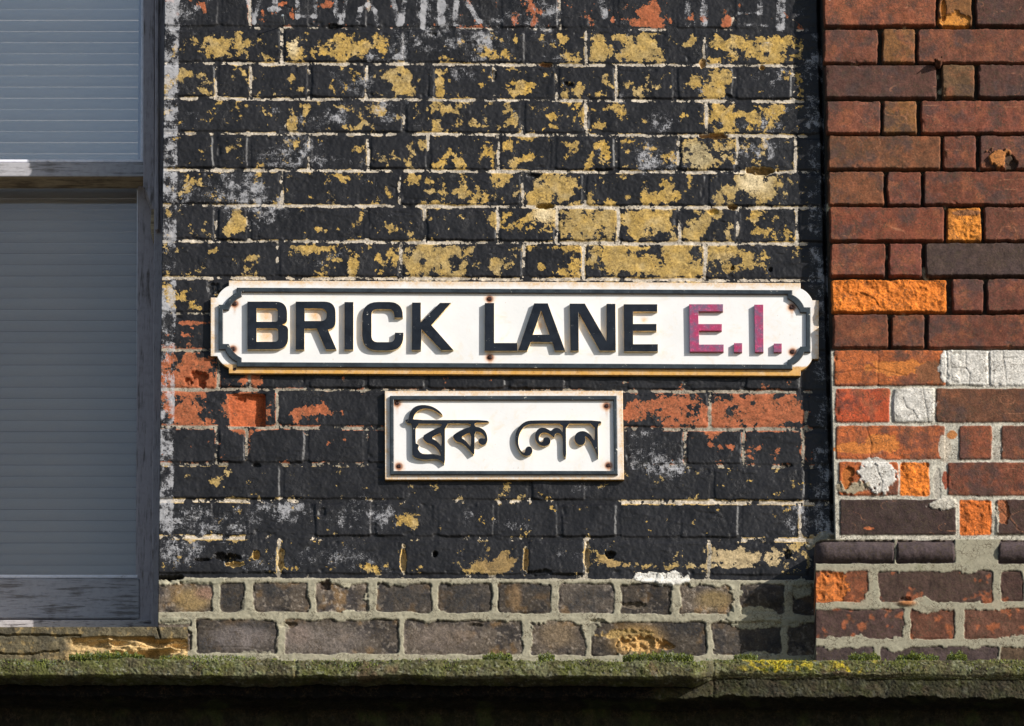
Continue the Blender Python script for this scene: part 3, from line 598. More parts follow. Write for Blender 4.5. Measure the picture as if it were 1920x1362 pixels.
qpatch(1630, 991, 12, 3, (.42, .12, .04)); qpatch(1555, 0, 1, 1, W1)
# scored lines and cracks in the flush mortar patches
def crack(pts, wid, depth, dark=0.35):
    for (x0, y0), (x1, y1) in zip(pts[:-1], pts[1:]):
        sl_ = Q.sub(min(x0, x1) - 6, max(x0, x1) + 6, min(y0, y1) - 6, max(y0, y1) + 6)
        if Q.h[sl_].size == 0: continue
        px = U[sl_] + 1.5 * n5[sl_] - x0; py = V[sl_] + 1.5 * n5[sl_] - y0; dx, dy = x1 - x0, y1 - y0; l2 = dx * dx + dy * dy + 1e-6
        t = np.clip((px * dx + py * dy) / l2, 0, 1); d = np.hypot(px - t * dx, py - t * dy); m = 1 - sstep(wid * .5, wid, d)
        Q.h[sl_] -= m * depth * .45; Q.under[sl_] *= (1 - (1 - dark) * m * .55)[..., None].astype(np.float32)
for c_ in ([(1810, 655), (1811, 690), (1818, 700), (1817, 722)], [(1784, 690), (1811, 690)], [(1880, 658), (1882, 680), (1887, 715)], [(1882, 672), (1905, 670)], [(1647, 658), (1646, 722)], [(1692, 745), (1700, 765), (1712, 770), (1720, 785)], [(1640, 870), (1648, 890), (1655, 905), (1650, 930)], [(1625, 800), (1634, 830), (1632, 858)], [(1868, 945), (1915, 1000)], [(1730, 725), (1740, 790)],
           [(1608, 545), (1625, 552), (1640, 560), (1650, 575)], [(1565, 700), (1640, 690), (1700, 705)]): crack(c_, 1.8, 0.0018)
for c_ in ([(1782, 660), (1783, 715)], [(1786, 716), (1852, 716)], [(1854, 660), (1856, 720)], [(1861, 660), (1862, 720)], [(1786, 662), (1850, 664)], [(1672, 732), (1674, 790)], [(1679, 732), (1680, 790)], [(1751, 732), (1752, 785)], [(1744, 640), (1745, 641)]): crack(c_, 2.2, 0.0012, 0.75)
crack([(1740, 650), (1742, 655)], 2, .001)
sd_l = sstep(4, 0, np.abs(U - (1541 + 0.0255 * V) - 0)); Q.loss[...] = 1.6; Q.rough = (0.24 + 1.0 * sp_m + 0.25 * low).astype(np.float32)
pier = empty('brick_pier', (1.0, 0, 0))
label(pier, 'red brown brick pier with rounded plinth, at the right edge beside the black wall', 'wall')
finish(Q, 'shaft', 0.034, M_MAS, pier, back=0.02, side='L')

# plinth of the pier
spec3 = [(1073, 1128, [(1524, 1624, (.16, .05, .022)), (1648, 1858, (.05, .028, .022)), (1880, 1914, (.05, .025, .02)), (1925, 2100, (.06, .03, .022))]),
         (1144, 1196, [(1526, 1692, (.055, .03, .026)), (1710, 1787, (.10, .038, .022)), (1812, 2020, (.10, .042, .026))]),
         (1214, 1262, [(1526, 1635, (.045, .03, .03)), (1652, 1870, (.05, .033, .032)), (1880, 2100, (.08, .05, .03))]),
         (1014, 1056, [(1524, 1674, (.060, .044, .046)), (1684, 1788, (.056, .04, .042)), (1875, 2100, (.056, .04, .042))])]
K = Panel(lambda v: 1529 + 0.004 * (v - 1010) + 0 * v, lambda v: 2240 + 0 * v, ax([(1012, 1262, 1.5)]), np.concatenate([np.linspace(0, 0.56, 272), np.linspace(0.57, 1, 40)]))
spec3 = [(a - 1.5, b + 1.5, [(x0 - 3, x1 + 3, c) for (x0, x1, c) in bl]) for (a, b, bl) in spec3]
sd, bid, info, bu, bv = bricks(K, spec3, 4.2, 5, r=4)
U, V = K.U, K.V; n5 = fbm(U, V, 5, 2, 4); n14 = fbm(U, V, 14, 3, 22); n40 = fbm(U, V, 40, 3, 21)
inside = sstep(-.5, 3.5, sd); cols = np.array([b[2] for b in info] + [(0.1, .05, .03)])
smk = 20 * np.clip(fbm(U, V, 40, 5, 64, g=.6) - .08, 0, 1) * (V > 1057)
mq = 1 - sstep(-1, .8, sd - smk)
K.h = 0.0016 * mq - .002 * (1 - mq) * (1 - sstep(.5, 4, sd)) * sstep(-.2, .4, fbm(U, V, 18, 3, 62)) + inside * 0.001 * n40 + 0.0010 * n14 * inside + 0.0003 * n5
K.under = (cols[bid] * (1 + .25 * n14 + .2 * n5)[..., None]).astype(np.float32)
mixc(K.under, (.30, .085, .03), sstep(.25, .5, fbm(U, V, 18, 3, 36)) * (V > 1073) * .7 * (V < 1200))
mk = mq; mixc(K.under, (0.28, 0.262, 0.19), mk * (0.9 + 0.1 * n14))
mixc(K.under, (0.09, 0.095, 0.04), (1 - np.clip(np.abs(V - 1062) / 12, 0, 1)) * sstep(0.0, .5, fbm(U, V, 30, 3, 37)) * (U > 1680) * .8)
# round-nosed top course
tt = np.clip((V - 1014) / 42, 0, 1); bull = np.where(V < 1057, 0.020 * (np.sqrt(np.clip(1 - (2 * tt - 1) ** 2, 0, 1)) - 0.55), 0)
tl = np.clip((U - 1529) / 22, 0, 1); K.h += bull * inside; K.h -= 0.026 * (1 - np.sqrt(np.clip(1 - (1 - tl) ** 2, 0, 1))) * (V < 1057) * .8
m = np.zeros(U.shape); Q0 = K; K.blob(m, 1560, 1100, 30, 32, 1.0, 3); m = sstep(.4, .5, m + (.9 * n14 + .5 * n5) * (m > .02)) * inside; mixc(K.under, (0.42, .12, .024), m); K.h += m * (-.002 + .006 * (ridged(U, V, 16, 3, 38) - .6))
m = np.zeros(U.shape); K.blob(m, 1700, 1132, 16, 5, 1.0, 2); mixc(K.under, (.34, .14, .05), np.clip(m, 0, 1)); K.h += .005 * m
K.hole(1700, 1124, 12, 5, .006)
K.loss[...] = 1.6; K.rough = (0.35 * (1 - mk) + .02).astype(np.float32); K.rough[V < 1057] *= .5
finish(K, 'plinth', 0.082, M_MAS, pier, back=0.0, side='LT')

# ==================================================================== STONE SILL UNDER THE WINDOW
T = Panel(lambda v: -560 + 0 * v, lambda v: 352 + 0 * v, ax([(1176, 1252, 1.2)]), np.concatenate([np.linspace(0, .58, 70), np.linspace(.582, 1, 330)]))
U, V = T.U, T.V; n5 = fbm(U, V, 5, 2, 4); n14 = fbm(U, V, 14, 3, 71); n40 = fbm(U, V, 60, 3, 72, 2.2, .7)
crust = 1 - sstep(0, 4, V - (1193 + 3 * fbm(U, V, 30, 2, 73) - 6 * sstep(150, 0, U) + 4 * (U > 290)))
low_c = sstep(0, 4, V - (1222 - 16 * sstep(60, 230, U) * 0 + 10 * fbm(U, V, 40, 2, 74) + 18 * sstep(100, 190, U)))
solid = np.clip(crust + (1 - sstep(90, 190, U + 50 * fbm(U, V, 30, 3, 75))), 0, 1)
strat = ridged(U, V, 34, 4, 76, 2.6, .55)
T.h = -(1 - solid) * (0.004 + 0.035 * (0.8 - strat) + 0.010 * sstep(230, 320, U) * sstep(1205, 1190, V)) + .0015 * n14 + .0007 * n5
T.h += (1 - solid) * 0.010 * sstep(290, 345, U + 20 * n14)
cav = np.zeros(U.shape); T.blob(cav, 245, 1232, 34, 9, 1.0, 2); T.blob(cav, 283, 1228, 12, 12, 1.0, 2); T.blob(cav, 340, 1212, 16, 8, .7, 2); T.h -= .016 * np.clip(cav, 0, 1)
for (x0, y0, x1, y1) in ((-600, 1228, 60, 1226), (60, 1226, 110, 1220), (-600, 1186, 0, 1190), (0, 1190, 150, 1192), (294, 1176, 300, 1195)):
    px = U - x0; py = V + 2.5 * n14 - y0; dx, dy = x1 - x0, y1 - y0; t = np.clip((px * dx + py * dy) / (dx * dx + dy * dy), 0, 1); d = np.hypot(px - t * dx, py - t * dy)
    mm_ = 1 - sstep(.8, 2.4, d); T.h -= .006 * mm_; 
T.under[...] = (0.115, 0.095, 0.055)
mixc(T.under, (0.055, 0.05, 0.036), sstep(-.1, .5, fbm(U, V, 20, 4, 77)) * .7)
mixc(T.under, (0.30, 0.21, 0.085), sstep(.25, .5, fbm(U, V, 9, 3, 78)) * .6)
mixc(T.under, (0.56, 0.38, 0.17), (1 - solid) * np.clip(.95 + .3 * n14, 0, 1))
mixc(T.under, (0.10, .09, .05), (1 - solid) * sstep(.15, .5, fbm(U, V, 22, 3, 79, 2, .6)) * .6)
T.loss[...] = 1.6; T.rough[...] = .8
finish(T, 'stone_sill', 0.012, M_MAS, None, back=.20, side='TB')
label(bpy.data.objects['stone_sill'], 'crumbling yellow stone window sill with a dark crust under the window', 'sill')

# ==================================================================== MOSSY LEDGE
us = np.concatenate([np.linspace(-600, -20, 120), np.arange(-18, 1940, 1.7), np.linspace(1945, 2240, 60)])
FP = 0.160; FQ = 0.122; FB = 0.112
def prof(kind):
    if kind == 0: return [(0.0, 1226), (0.06, 1232), (FP - .008, 1236.5), (FP, 1240), (FP + .001, 1255), (FP, 1267), (FP - .006, 1270.5), (FB + .004, 1272), (FB, 'a'), (FB - .002, 'b'), (.05, 'c'), (0.03, 'd')]
    return [(0.0, 1228), (0.06, 1232), (FQ - .008, 1234), (FQ, 1238), (FQ + .001, 1250), (FQ - .001, 1261), (FQ - .005, 1265), (FB + .002, 1268), (FB, 'a'), (FB - .002, 'b'), (.05, 'c'), (0.03, 'd')]
ZS = {'a': float(W(960, 1274, FB)[2]) , 'b': float(W(960, 1306, FB)[2]), 'c': float(W(960, 1310, FB)[2]), 'd': float(W(960, 1310, FB)[2]) - .25}
NS = [3, 5, 3, 12, 10, 3, 6, 10, 6, 30, 40]
NS = [3, 5, 3, 12, 10, 3, 12, 6, 22, 16, 60]
def sweep(kind):
    out = []; f = FP if kind == 0 else FQ
    pr_ = [(a[0], ZS[a[1]] if isinstance(a[1], str) else float(W(960, a[1], f)[2])) for a in prof(kind)]
    for i, n in enumerate(NS):
        a, b = pr_[i], pr_[i + 1]
        for k in range(n): t = k / n; out.append((a[0] + (b[0] - a[0]) * t, a[1] + (b[1] - a[1]) * t, i + t))
    out.append(pr_[-1] + (11.,)); return np.array(out)
s0, s1 = sweep(0), sweep(1); z0, z1 = s0[:, 1], s1[:, 1]; sec = s0[:, 2:]
bl = sstep(1296, 1348, us + 6 * fbm(us, 0 * us, 11, 2, 95))[None, :]
Pp = s0[:, :1] * (1 - bl) + s1[:, :1] * bl; Zz = z0[:, None] * (1 - bl) + z1[:, None] * bl; Vv = 1240 + (W(960, 1240, FP)[2] - Zz) * 1000 * .93 + 0 * bl
Ug = np.broadcast_to(us[None, :], Pp.shape); Sg = np.cumsum(np.concatenate([[0], np.hypot(np.diff(s0[:, 0]) * 1000, np.diff(z0) * 1000)]))[:, None] + 0 * Ug
n5 = fbm(Ug, Sg, 5, 2, 81); n14 = fbm(Ug, Sg, 15, 3, 82); n40 = fbm(Ug, Sg, 60, 3, 83)
X = W(Ug, 1250, .12)[0]
front = sstep(.5, 2, sec) * (1 - sstep(9, 9.6, sec)) + 0 * Pp
lump = 0.0018 * n14 + 0.0010 * n5 + .003 * n40 + .0010 * fbm(Ug, Sg, 2.8, 1, 84)
Y = -(Pp + lump * 1.0)
for jx_ in (556, 1338): Y = Y + .003 * np.exp(-((Ug - jx_ - 3 * n14) / 2.2) ** 2) * sstep(.5, 2, sec) * (1 - sstep(9, 9.6, sec))
upm = np.exp(-((Vv - 1238) / 8) ** 2) * front
Z = Zz + (0.0022 * n14 + .003 * n40 + .0012 * n5) * (upm + .6 * front) + (-(Ug - 900) * 0.000002)
Zedge = 0.004 * fbm(Ug, 0 * Sg, 40, 4, 86) * np.exp(-((Vv - 1270) / 5) ** 2); Z = Z + Zedge
Z = Z + (.004 * fbm(Ug, 0 * Sg, 90, 3, 96) + .003 * n14) * sstep(7.5, 9, sec) * (1 - sstep(10, 10.2, sec)); un = np.zeros(Pp.shape + (3,), np.float32); un[...] = (0.098, 0.090, 0.040)
mixc(un, (0.028, 0.026, 0.018), sstep(-.2, .4, fbm(Ug, Sg, 14, 4, 87)) * .6)
mixc(un, (0.088, 0.098, 0.020), sstep(-.25, .35, fbm(Ug, Sg, 45, 4, 88)) * .75)
mixc(un, (0.155, 0.165, 0.085), sstep(.2, .45, fbm(Ug, Sg, 22, 4, 89)) * .6)
mixc(un, (0.26, 0.26, 0.19), sstep(.25, .55, fbm(Ug, Sg, 6, 3, 90)) * .6)
mixc(un, (0.30, 0.29, 0.22), sstep(.55, .8, fbm(Ug, Sg, 7, 4, 97, g=.7)) * .8); mixc(un, (0.018, 0.018, 0.012), sstep(.1, .6, fbm(Ug, Sg, 9, 4, 98, g=.7)) * .75)
mixc(un, (0.12, 0.07, 0.04), sstep(.3, .6, fbm(Ug, Sg, 30, 3, 91)) * .5)
mixc(un, (0.50, 0.38, 0.02), (np.exp(-((Ug - 1460) / 70) ** 4) + np.exp(-((Ug - 1600) / 40) ** 4)) * sstep(1247, 1240, Vv + 5 * n14) * sstep(-.15, .2, fbm(Ug, Sg, 12, 3, 92)) * front * .9)
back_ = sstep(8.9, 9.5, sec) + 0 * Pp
un *= (1 - .9 * back_ - .72 * (1 - back_) * sstep(6.9, 7.5, sec) * (1 - .35 * fbm(Ug, Sg, 30, 3, 99)) - .43 * (1 - back_) * sstep(6.5, 7.2, sec) * (1 - sstep(1150, 1290, Ug)))[..., None].astype(np.float32)  # olive dirt on the lower band; overhang shade painted in at left and beneath
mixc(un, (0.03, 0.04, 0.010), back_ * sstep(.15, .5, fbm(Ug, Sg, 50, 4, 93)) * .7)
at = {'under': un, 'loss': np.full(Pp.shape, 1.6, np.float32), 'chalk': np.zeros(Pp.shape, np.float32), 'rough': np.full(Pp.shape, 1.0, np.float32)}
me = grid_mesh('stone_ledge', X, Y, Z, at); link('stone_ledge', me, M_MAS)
label(bpy.data.objects['stone_ledge'], 'long mossy stone ledge running below the wall, its underside in black shade', 'ledge')

# moss tufts on the ledge
def moss():
    vsx, fs, cl = [], [], []
    tuf = [(fbm(np.array([u]), np.array([0.]), 50, 3, 88)[0], u) for u in np.arange(-300, 2100, 1.1)]
    extra = [(130, 272, 10, 1), (1168, 1300, 9, 1), (1590, 1650, 8, 1), (1680, 1760, 6, 1), (1375, 1420, 6, 1), (1700, 1725, 10, 1), (1775, 1812, 10, 1), (905, 960, 9, 1), (1010, 1040, 7, 1), (300, 480, 3, 1)]
    def blade(x, y, z, h, c):
        a = random.uniform(0, 6.283); w_ = random.uniform(.0006, .0012); dx, dy = math.cos(a) * w_, math.sin(a) * w_
        lx, ly = random.gauss(0, .4) * h, -abs(random.gauss(0, .5)) * h
        n = len(vsx); vsx.extend([(x - dx, y - dy, z), (x + dx, y + dy, z), (x + lx, y + ly, z + h)]); fs.append((n, n + 1, n + 2)); cl.extend([c, c, c])
    def colour():
        k = random.random()
        if k < .45: return (0.13, 0.16, 0.025)
        if k < .7: return (0.22, 0.25, 0.06)
        if k < .85: return (0.06, 0.08, 0.02)
        return (0.17, 0.22, 0.15)
    for (nz, u) in tuf:
        for k in range(4):
            fp = FP if u < 1330 else FQ; v = random.uniform(1237, 1260); x, y, z = W(u + random.uniform(-.6, .6), v, fp)
            if nz + random.gauss(0, .3) > -.05: blade(float(x), -fp - random.uniform(-.002, .002), float(z), random.uniform(.002, .0045), colour())
    for (a, b, hh, d) in extra:
        hh *= 1.35; nn = int((b - a) * hh * 2.2)
        for k in range(nn):
            u = random.uniform(a, b); t = (u - a) / (b - a); env = math.sqrt(max(0, 1 - (2 * t - 1) ** 2)) * (0.75 + .25 * math.sin(u * .35))
            fp = FP if u < 1330 else FQ; v = 1239 - random.uniform(0, 1) * hh * env; x, y, z = W(u, v, fp - .02)
            blade(float(x), float(y) + random.uniform(-.02, .02), float(z), random.uniform(.002, .004), colour())
    me = bpy.data.meshes.new('moss'); me.from_pydata(vsx, [], fs); me.update()
    at_ = me.attributes.new('tint', 'FLOAT_COLOR', 'POINT'); c = np.ones((len(vsx), 4), np.float32); c[:, :3] = np.array(cl); at_.data.foreach_set('color', c.ravel())
    k = NB('moss'); m_ = k.out(k.mix(.0, k.attr('tint', True), (0, 0, 0)), .9, None, .1)
    o = link('moss', me, m_); label(o, 'low green moss and lichen growing along the top of the stone ledge', 'moss', kind='stuff')
moss()

# ==================================================================== WINDOW
win = empty('sash_window', (-0.8, 0.15, 5.5))
label(win, 'old sliding sash window with grey weathered paint at the left edge', 'window')
LX = -520
def jx(u, v): return u - 0.0108 * v * 0
# outer frame (box) at the right, weathered
def strip(name, ut, ub, wt, wb, v0, v1, p0, p1, mat, parent, bev=.0012):
    """upright piece: left edge ut at the top to ub at the bottom, width wt to wb"""
    bm = bmesh.new(); vs_ = []
    for (u, v) in ((ut, v0), (ut + wt, v0), (ub + wb, v1), (ub, v1)):
        x, y, z = W(u, v, p1); vs_.append((float(x), float(y), float(z)))
    f = [bm.verts.new(q) for q in vs_]; b = [bm.verts.new((q[0], -p0, q[2])) for q in vs_]
    bm.faces.new(f[::-1]); bm.faces.new(b)
    for i in range(4):
        j = (i + 1) % 4; bm.faces.new((f[i], f[j], b[j], b[i]))
    bmesh.ops.recalc_face_normals(bm, faces=bm.faces[:])
    bmesh.ops.bevel(bm, geom=bm.edges[:], offset=bev, segments=2, affect='EDGES', profile=.5)
    return bmobj(name, bm, mat, parent)
# box frame: face next to the brick, running the whole height, and a bead in front of it
strip('frame', 294, 284, 40, 40, -400, 1176, -0.26, -0.128, M_WOODV, win)
strip('bead', 289.5, 291, 7.5, 6.5, -400, 372 + 59, -0.128, -0.112, M_WOODV, win, .002)
strip('frame_liner', 262, 254, 45, 45, -400, 1176, -0.30, -0.205, M_WOODV, win)
# upper sash
us_ = empty('upper_sash', (-0.8, 0.15, 6.9)); us_.parent = win; us_.matrix_parent_inverse = win.matrix_basis.inverted()
strip('stile', 269, 268.5, 21, 21, -400, 352, -0.205, -0.152, M_WOODV, us_)
bmobj('meeting_rail', box(LX, 270.5, 304.5, 331, -0.217, -0.157, .002), M_WOODH, us_)
bmobj('rail_underside', box(LX, 270, 328, 331.6, -0.216, -0.1585, .0005), M_BROWN, us_)
bmobj('putty', box(LX, 272.5, 299, 304.4, -0.180, -0.159, .0015), M_PALE, us_)
strip('putty', 267.2, 263.2, 5.5, 6, -400, 302, -0.180, -0.161, M_PALE, us_, .0015)
# carved horn under the stile
hp = [(270, 340, 0), (289, 340, 0), (289.5, 395, 0), (284, 385, 6), (277, 366, 8), (271, 352, 5)]
extrude('horn', [fillet(hp)], -0.20, -0.1525, [M_WOODV], us_, .0012)
extrude('horn_end', [fillet([(284, 392, 0), (293, 392, 0), (293, 447, 0), (286.5, 447, 2), (282, 425, 6)])], -0.18, -0.150, [M_BROWN], us_, .001)
# lower sash, set one track further in
ls = empty('lower_sash', (-0.8, 0.2, 6.2)); ls.parent = win; ls.matrix_parent_inverse = win.matrix_basis.inverted()
strip('stile', 260.5, 257, 32, 34, 340, 1165, -0.25, -0.203, M_WOODV, ls)
strip('putty', 256.8, 255.5, 5.5, 6, 356, 1084, -0.235, -0.206, M_PALE, ls, .0015)
bmobj('bottom_rail', box(LX, 262, 1084, 1160, -0.25, -0.2, .003), M_WOODH, ls)
bmobj('putty', box(LX, 262.5, 1077.5, 1084, -0.235, -0.2035, .0015), M_PALE, ls)
# glass
def glass(name, u0, u1, v0, v1, p, parent, rf=1.9, tint=(.9, .92, .94)):
    k = NB('glass_' + name); t = k.t
    tr = k.new('ShaderNodeBsdfTransparent'); tr.inputs[0].default_value = tint + (1,)
    gl = k.new('ShaderNodeBsdfGlossy'); gl.inputs['Roughness'].default_value = .02; gl.inputs[0].default_value = (1, 1, 1, 1)
    fz = k.new('ShaderNodeFresnel'); fz.inputs[0].default_value = 1.52
    nbp = k.bump(k.noise(9, 1), .004, .12); k.put(gl.inputs['Normal'], nbp)
    mx = k.new('ShaderNodeMixShader'); k.put(mx.inputs[0], k.math('MULTIPLY', fz.outputs[0], rf)); k.put(mx.inputs[1], tr.outputs[0]); k.put(mx.inputs[2], gl.outputs[0])
    k.put(k.o.inputs[0], mx.outputs[0])
    bmobj(name, box(u0, u1, v0, v1, p - .0001, p, 0), k.m, parent)
glass('pane', LX, 268, -400, 303, -0.176, us_, 3.6, (.96, .95, .93))
glass('pane', LX, 258, 330, 1080, -0.224, ls, 1.4, (.83, .815, .80))
# timber sill
bmobj('timber_sill', box(LX, 292, 1162, 1180, -0.30, -0.145, .003), M_SILLW, win)
# blind
def blind():
    bm = bmesh.new(); v0 = -420.0; pitch = 20.85; xs = [W(LX, 0, -.27)[0], W(300, 0, -.27)[0]]
    v = v0
    while v < 1110:
        zt = float(W(0, v, -.27)[2]); zb = float(W(0, v + pitch, -.27)[2]); prev = None
        jit = random.gauss(0, .0003); yy = .270 + jit; n = 16; H = zt - zb
        for k in range(n + 1):
            t = k / n; z = zt + (zb - zt) * t
            if k: 
                ph = 54 if t < .13 else 28 - 64 * (t - .13) / .87
                yy -= H / n * math.tan(R(ph))
            cur = (bm.verts.new((float(xs[0]), yy, z)), bm.verts.new((float(xs[1]), yy, z)))
            if prev: bm.faces.new((prev[0], cur[0], cur[1], prev[1]))
            prev = cur
        v += pitch
    k = NB('blind_slats'); c = k.mix(k.ramp(k.noise(3, 2, .5, 0, (1, 1, 6)), .3, .7), (.74, .72, .69), (.80, .78, .75))
    m_ = k.out(c, .45, None, .5)
    o = bmobj('window_blind', bm, m_, None, False)
    sm = o.modifiers.new('thickness', 'SOLIDIFY'); sm.thickness = .0004; sm.offset = -1
    label(o, 'closed horizontal slatted blind hanging behind the window glass', 'blind')
blind()
rb = box(LX - 60, 420, -400, 1200, -0.62, -0.6, 0); bmobj('room_wall', rb, simple('plaster', (.3, .29, .27), .9), win)

# ==================================================================== SIGNS
def plate_mat(name, screws, rect, sh, rust_low, seed):
    """enamel-white cast plate: rust round the screws, along the rim and in the low strip"""
    k = NB(name); sep = k.new('ShaderNodeSeparateXYZ'); k.put(sep.inputs[0], k.tc.outputs['Object'])
    x, z = sep.outputs[0], sep.outputs[2]
    n1 = k.noise(45, 4, .65, .5); n2 = k.noise(260, 4, .7); n3 = k.noise(16, 3, .6)
    c = k.mix(k.ramp(n3, .3, .7), (.68, .678, .668), (.72, .717, .71))
    def stain(mask, col): 
        nonlocal c
        c = k.mix(mask, c, col)
    zz = k.math('ADD', z, k.math('MULTIPLY', x, -sh))     # level with the plate
    (x0, x1, zb, zt) = rect
    dl = k.math('SUBTRACT', x, x0); dr = k.math('SUBTRACT', x1, x); db = k.math('SUBTRACT', zz, zb); dt = k.math('SUBTRACT', zt, zz)
    d = k.math('MINIMUM', k.math('MINIMUM', dl, dr), k.math('MINIMUM', db, dt))
    e = k.math('ADD', d, k.math('MULTIPLY', k.math('SUBTRACT', n1, .5), -.03))
    stain(k.math('MULTIPLY', k.ramp(e, .017, -.002), k.ramp(n2, .3, .65, .35, .9)), (.60, .36, .13))
    if rust_low:
        lo = k.ramp(k.math('ADD', db, k.math('MULTIPLY', k.math('SUBTRACT', n2, .5), .006)), .0215, .0165)
        stain(k.math('MULTIPLY', lo, k.ramp(n1, .25, .7, .75, 1.0)), (.58, .31, .065))
        stain(k.math('MULTIPLY', lo, k.ramp(k.noise(120, 4, .7), .5, .7, 0, .75)), (.30, .13, .03))
        # rust runs inside the letters B and R
        for (a, b, r_) in rust_low:
            ax_, _, az_ = W(a, b, .009); vd = k.new('ShaderNodeVectorMath', operation='DISTANCE'); cx = k.new('ShaderNodeCombineXYZ'); k.put(cx.inputs[0], x); k.put(cx.inputs[2], z)
            k.put(vd.inputs[0], cx.outputs[0]); vd.inputs[1].default_value = (float(ax_), 0, float(az_))
            m = k.ramp(k.math('ADD', vd.outputs['Value'], k.math('MULTIPLY', n1, .012)), r_ / 1000 + .008, .004)
            stain(k.math('MULTIPLY', m, k.ramp(n2, .3, .7, .6, 1.0)), (.64, .36, .12))
    for (a, b) in screws:
        ax_, _, az_ = W(a, b, .009)
        vd = k.new('ShaderNodeVectorMath', operation='DISTANCE'); cx = k.new('ShaderNodeCombineXYZ'); k.put(cx.inputs[0], x); k.put(cx.inputs[2], z)
        k.put(vd.inputs[0], cx.outputs[0]); vd.inputs[1].default_value = (float(ax_), 0, float(az_))
        m = k.ramp(k.math('ADD', vd.outputs['Value'], k.math('MULTIPLY', n1, .012)), .021, .009)
        stain(k.math('MULTIPLY', m, .75), (.70, .38, .16))
        sx = k.math('ABSOLUTE', k.math('SUBTRACT', x, float(ax_))); dz = k.math('SUBTRACT', float(az_), z)
        run = k.math('MULTIPLY', k.ramp(sx, .0045, .0008), k.math('MULTIPLY', k.ramp(dz, .03, .004), k.ramp(dz, -.001, .002)))
        stain(k.math('MULTIPLY', run, k.ramp(n2, .3, .7, .2, .7)), (.50, .25, .10))
        m = k.ramp(vd.outputs['Value'], .0095, .0050); stain(k.math('MULTIPLY', m, .9), (.22, .07, .03))
    stain(k.ramp(k.noise(210, 3, .5), .70, .76, 0, .5), (.45, .30, .18))
    stain(k.ramp(k.noise(22, 5, .7, 1.0), .52, .72, 0, .38), (.66, .54, .37))
    return k.out(c, .42, k.bump(k.noise(160, 3, .6), .0006, .25), .45)

def enamel(name, col, chip, amount, col2=None):
    k = NB(name); n = k.noise(200, 4, .7, .8); b = k.noise(45, 3, .6); d = k.noise(420, 3, .7)
    c = k.mix(k.ramp(b, .32, .62), col, col2 or tuple(x * 1.9 for x in col))
    c = k.mix(k.ramp(n, .50, .68, 0, .55), c, tuple(min(1, x * 2.2 + .008) for x in col))
    c = k.mix(k.ramp(k.math('MULTIPLY_ADD', d, .35, k.math('MULTIPLY', k.noise(75, 4, .7, 1.2), .65)), .66 - amount, .69 - amount), c, chip)
    return k.out(c, .36, k.bump(n, .0005, .4), .3)
M_BLK = enamel('chipped_black', (0.0045, 0.006, 0.0095), (.55, .53, .48), .025, (0.010, 0.013, 0.019))
M_BRD = enamel('border_black', (0.017, 0.022, 0.027), (.50, .48, .40), .035, (0.032, 0.042, 0.05))
M_SIDE = simple('ochre_edge', (0.70, 0.53, 0.28), .5, 120, .35)
M_PINK = enamel('faded_crimson', (0.33, 0.036, 0.10), (.55, .45, .50), .02, (0.15, 0.09, 0.15))
M_PINKS = simple('crimson_edge', (0.32, 0.06, 0.08), .5, 120, .3)
M_DARKS = simple('border_side', (0.06, 0.045, 0.04), .5, 120, .35)
M_SCR = simple('rusty_screw', (0.035, 0.015, 0.012), .55, 200, .5, .0004, metallic=.4)

def ogee(x0, y0, x1, y1, sh, a=34, b=10, c=12, e=32, ins=0, rag=0):
    def corner(cx, cy, sx, sy):
        pts = [(a, 0), (a, b)]
        for k in range(1, 9):
            pass
        arc = []
        for k in range(1, 8):
            t = k / 8; sx_, sy_ = math.sin(t * math.pi / 2), 1 - math.cos(t * math.pi / 2)
            arc.append((a - (a - c) * (.5 * sx_ + .5 * (sx_ + sy_) / 2), b + (e - b) * (.5 * sy_ + .5 * (sx_ + sy_) / 2)))
        pts = [(a, 0), (a, b)] + arc + [(c, e), (0, e)]
        return [(cx + sx * px, cy + sy * py) for px, py in pts]
    tl = corner(x0, y0, 1, 1)[::-1]; tr = corner(x1, y0, -1, 1); br = corner(x1, y1, -1, -1)[::-1]; bl_ = corner(x0, y1, 1, -1)
    lp = tl + tr + br + bl_
    return [(x, y + sh * (x - 960)) for x, y in lp]
def frame_poly(pts, inset): pass

PF = 0.0085
def screw(u, v, p, parent, r=3.6):
    x, y, z = (float(q) for q in W(u, v, p)); bm = bmesh.new()
    bmesh.ops.create_uvsphere(bm, u_segments=16, v_segments=8, radius=r / 1000)
    for q in bm.verts: q.co = Vector((q.co.x, q.co.y * .45, q.co.z))
    # slot across the head
    bmesh.ops.rotate(bm, verts=bm.verts[:], cent=(0, 0, 0), matrix=__import__('mathutils').Matrix.Rotation(random.uniform(0, 3), 3, 'Y'))
    for q in bm.verts:
        if abs(q.co.x) < .0007 and q.co.y < 0: q.co.y *= .35
    bmesh.ops.translate(bm, verts=bm.verts[:], vec=(x, y, z))
    bmobj('screw', bm, M_SCR, parent, True)

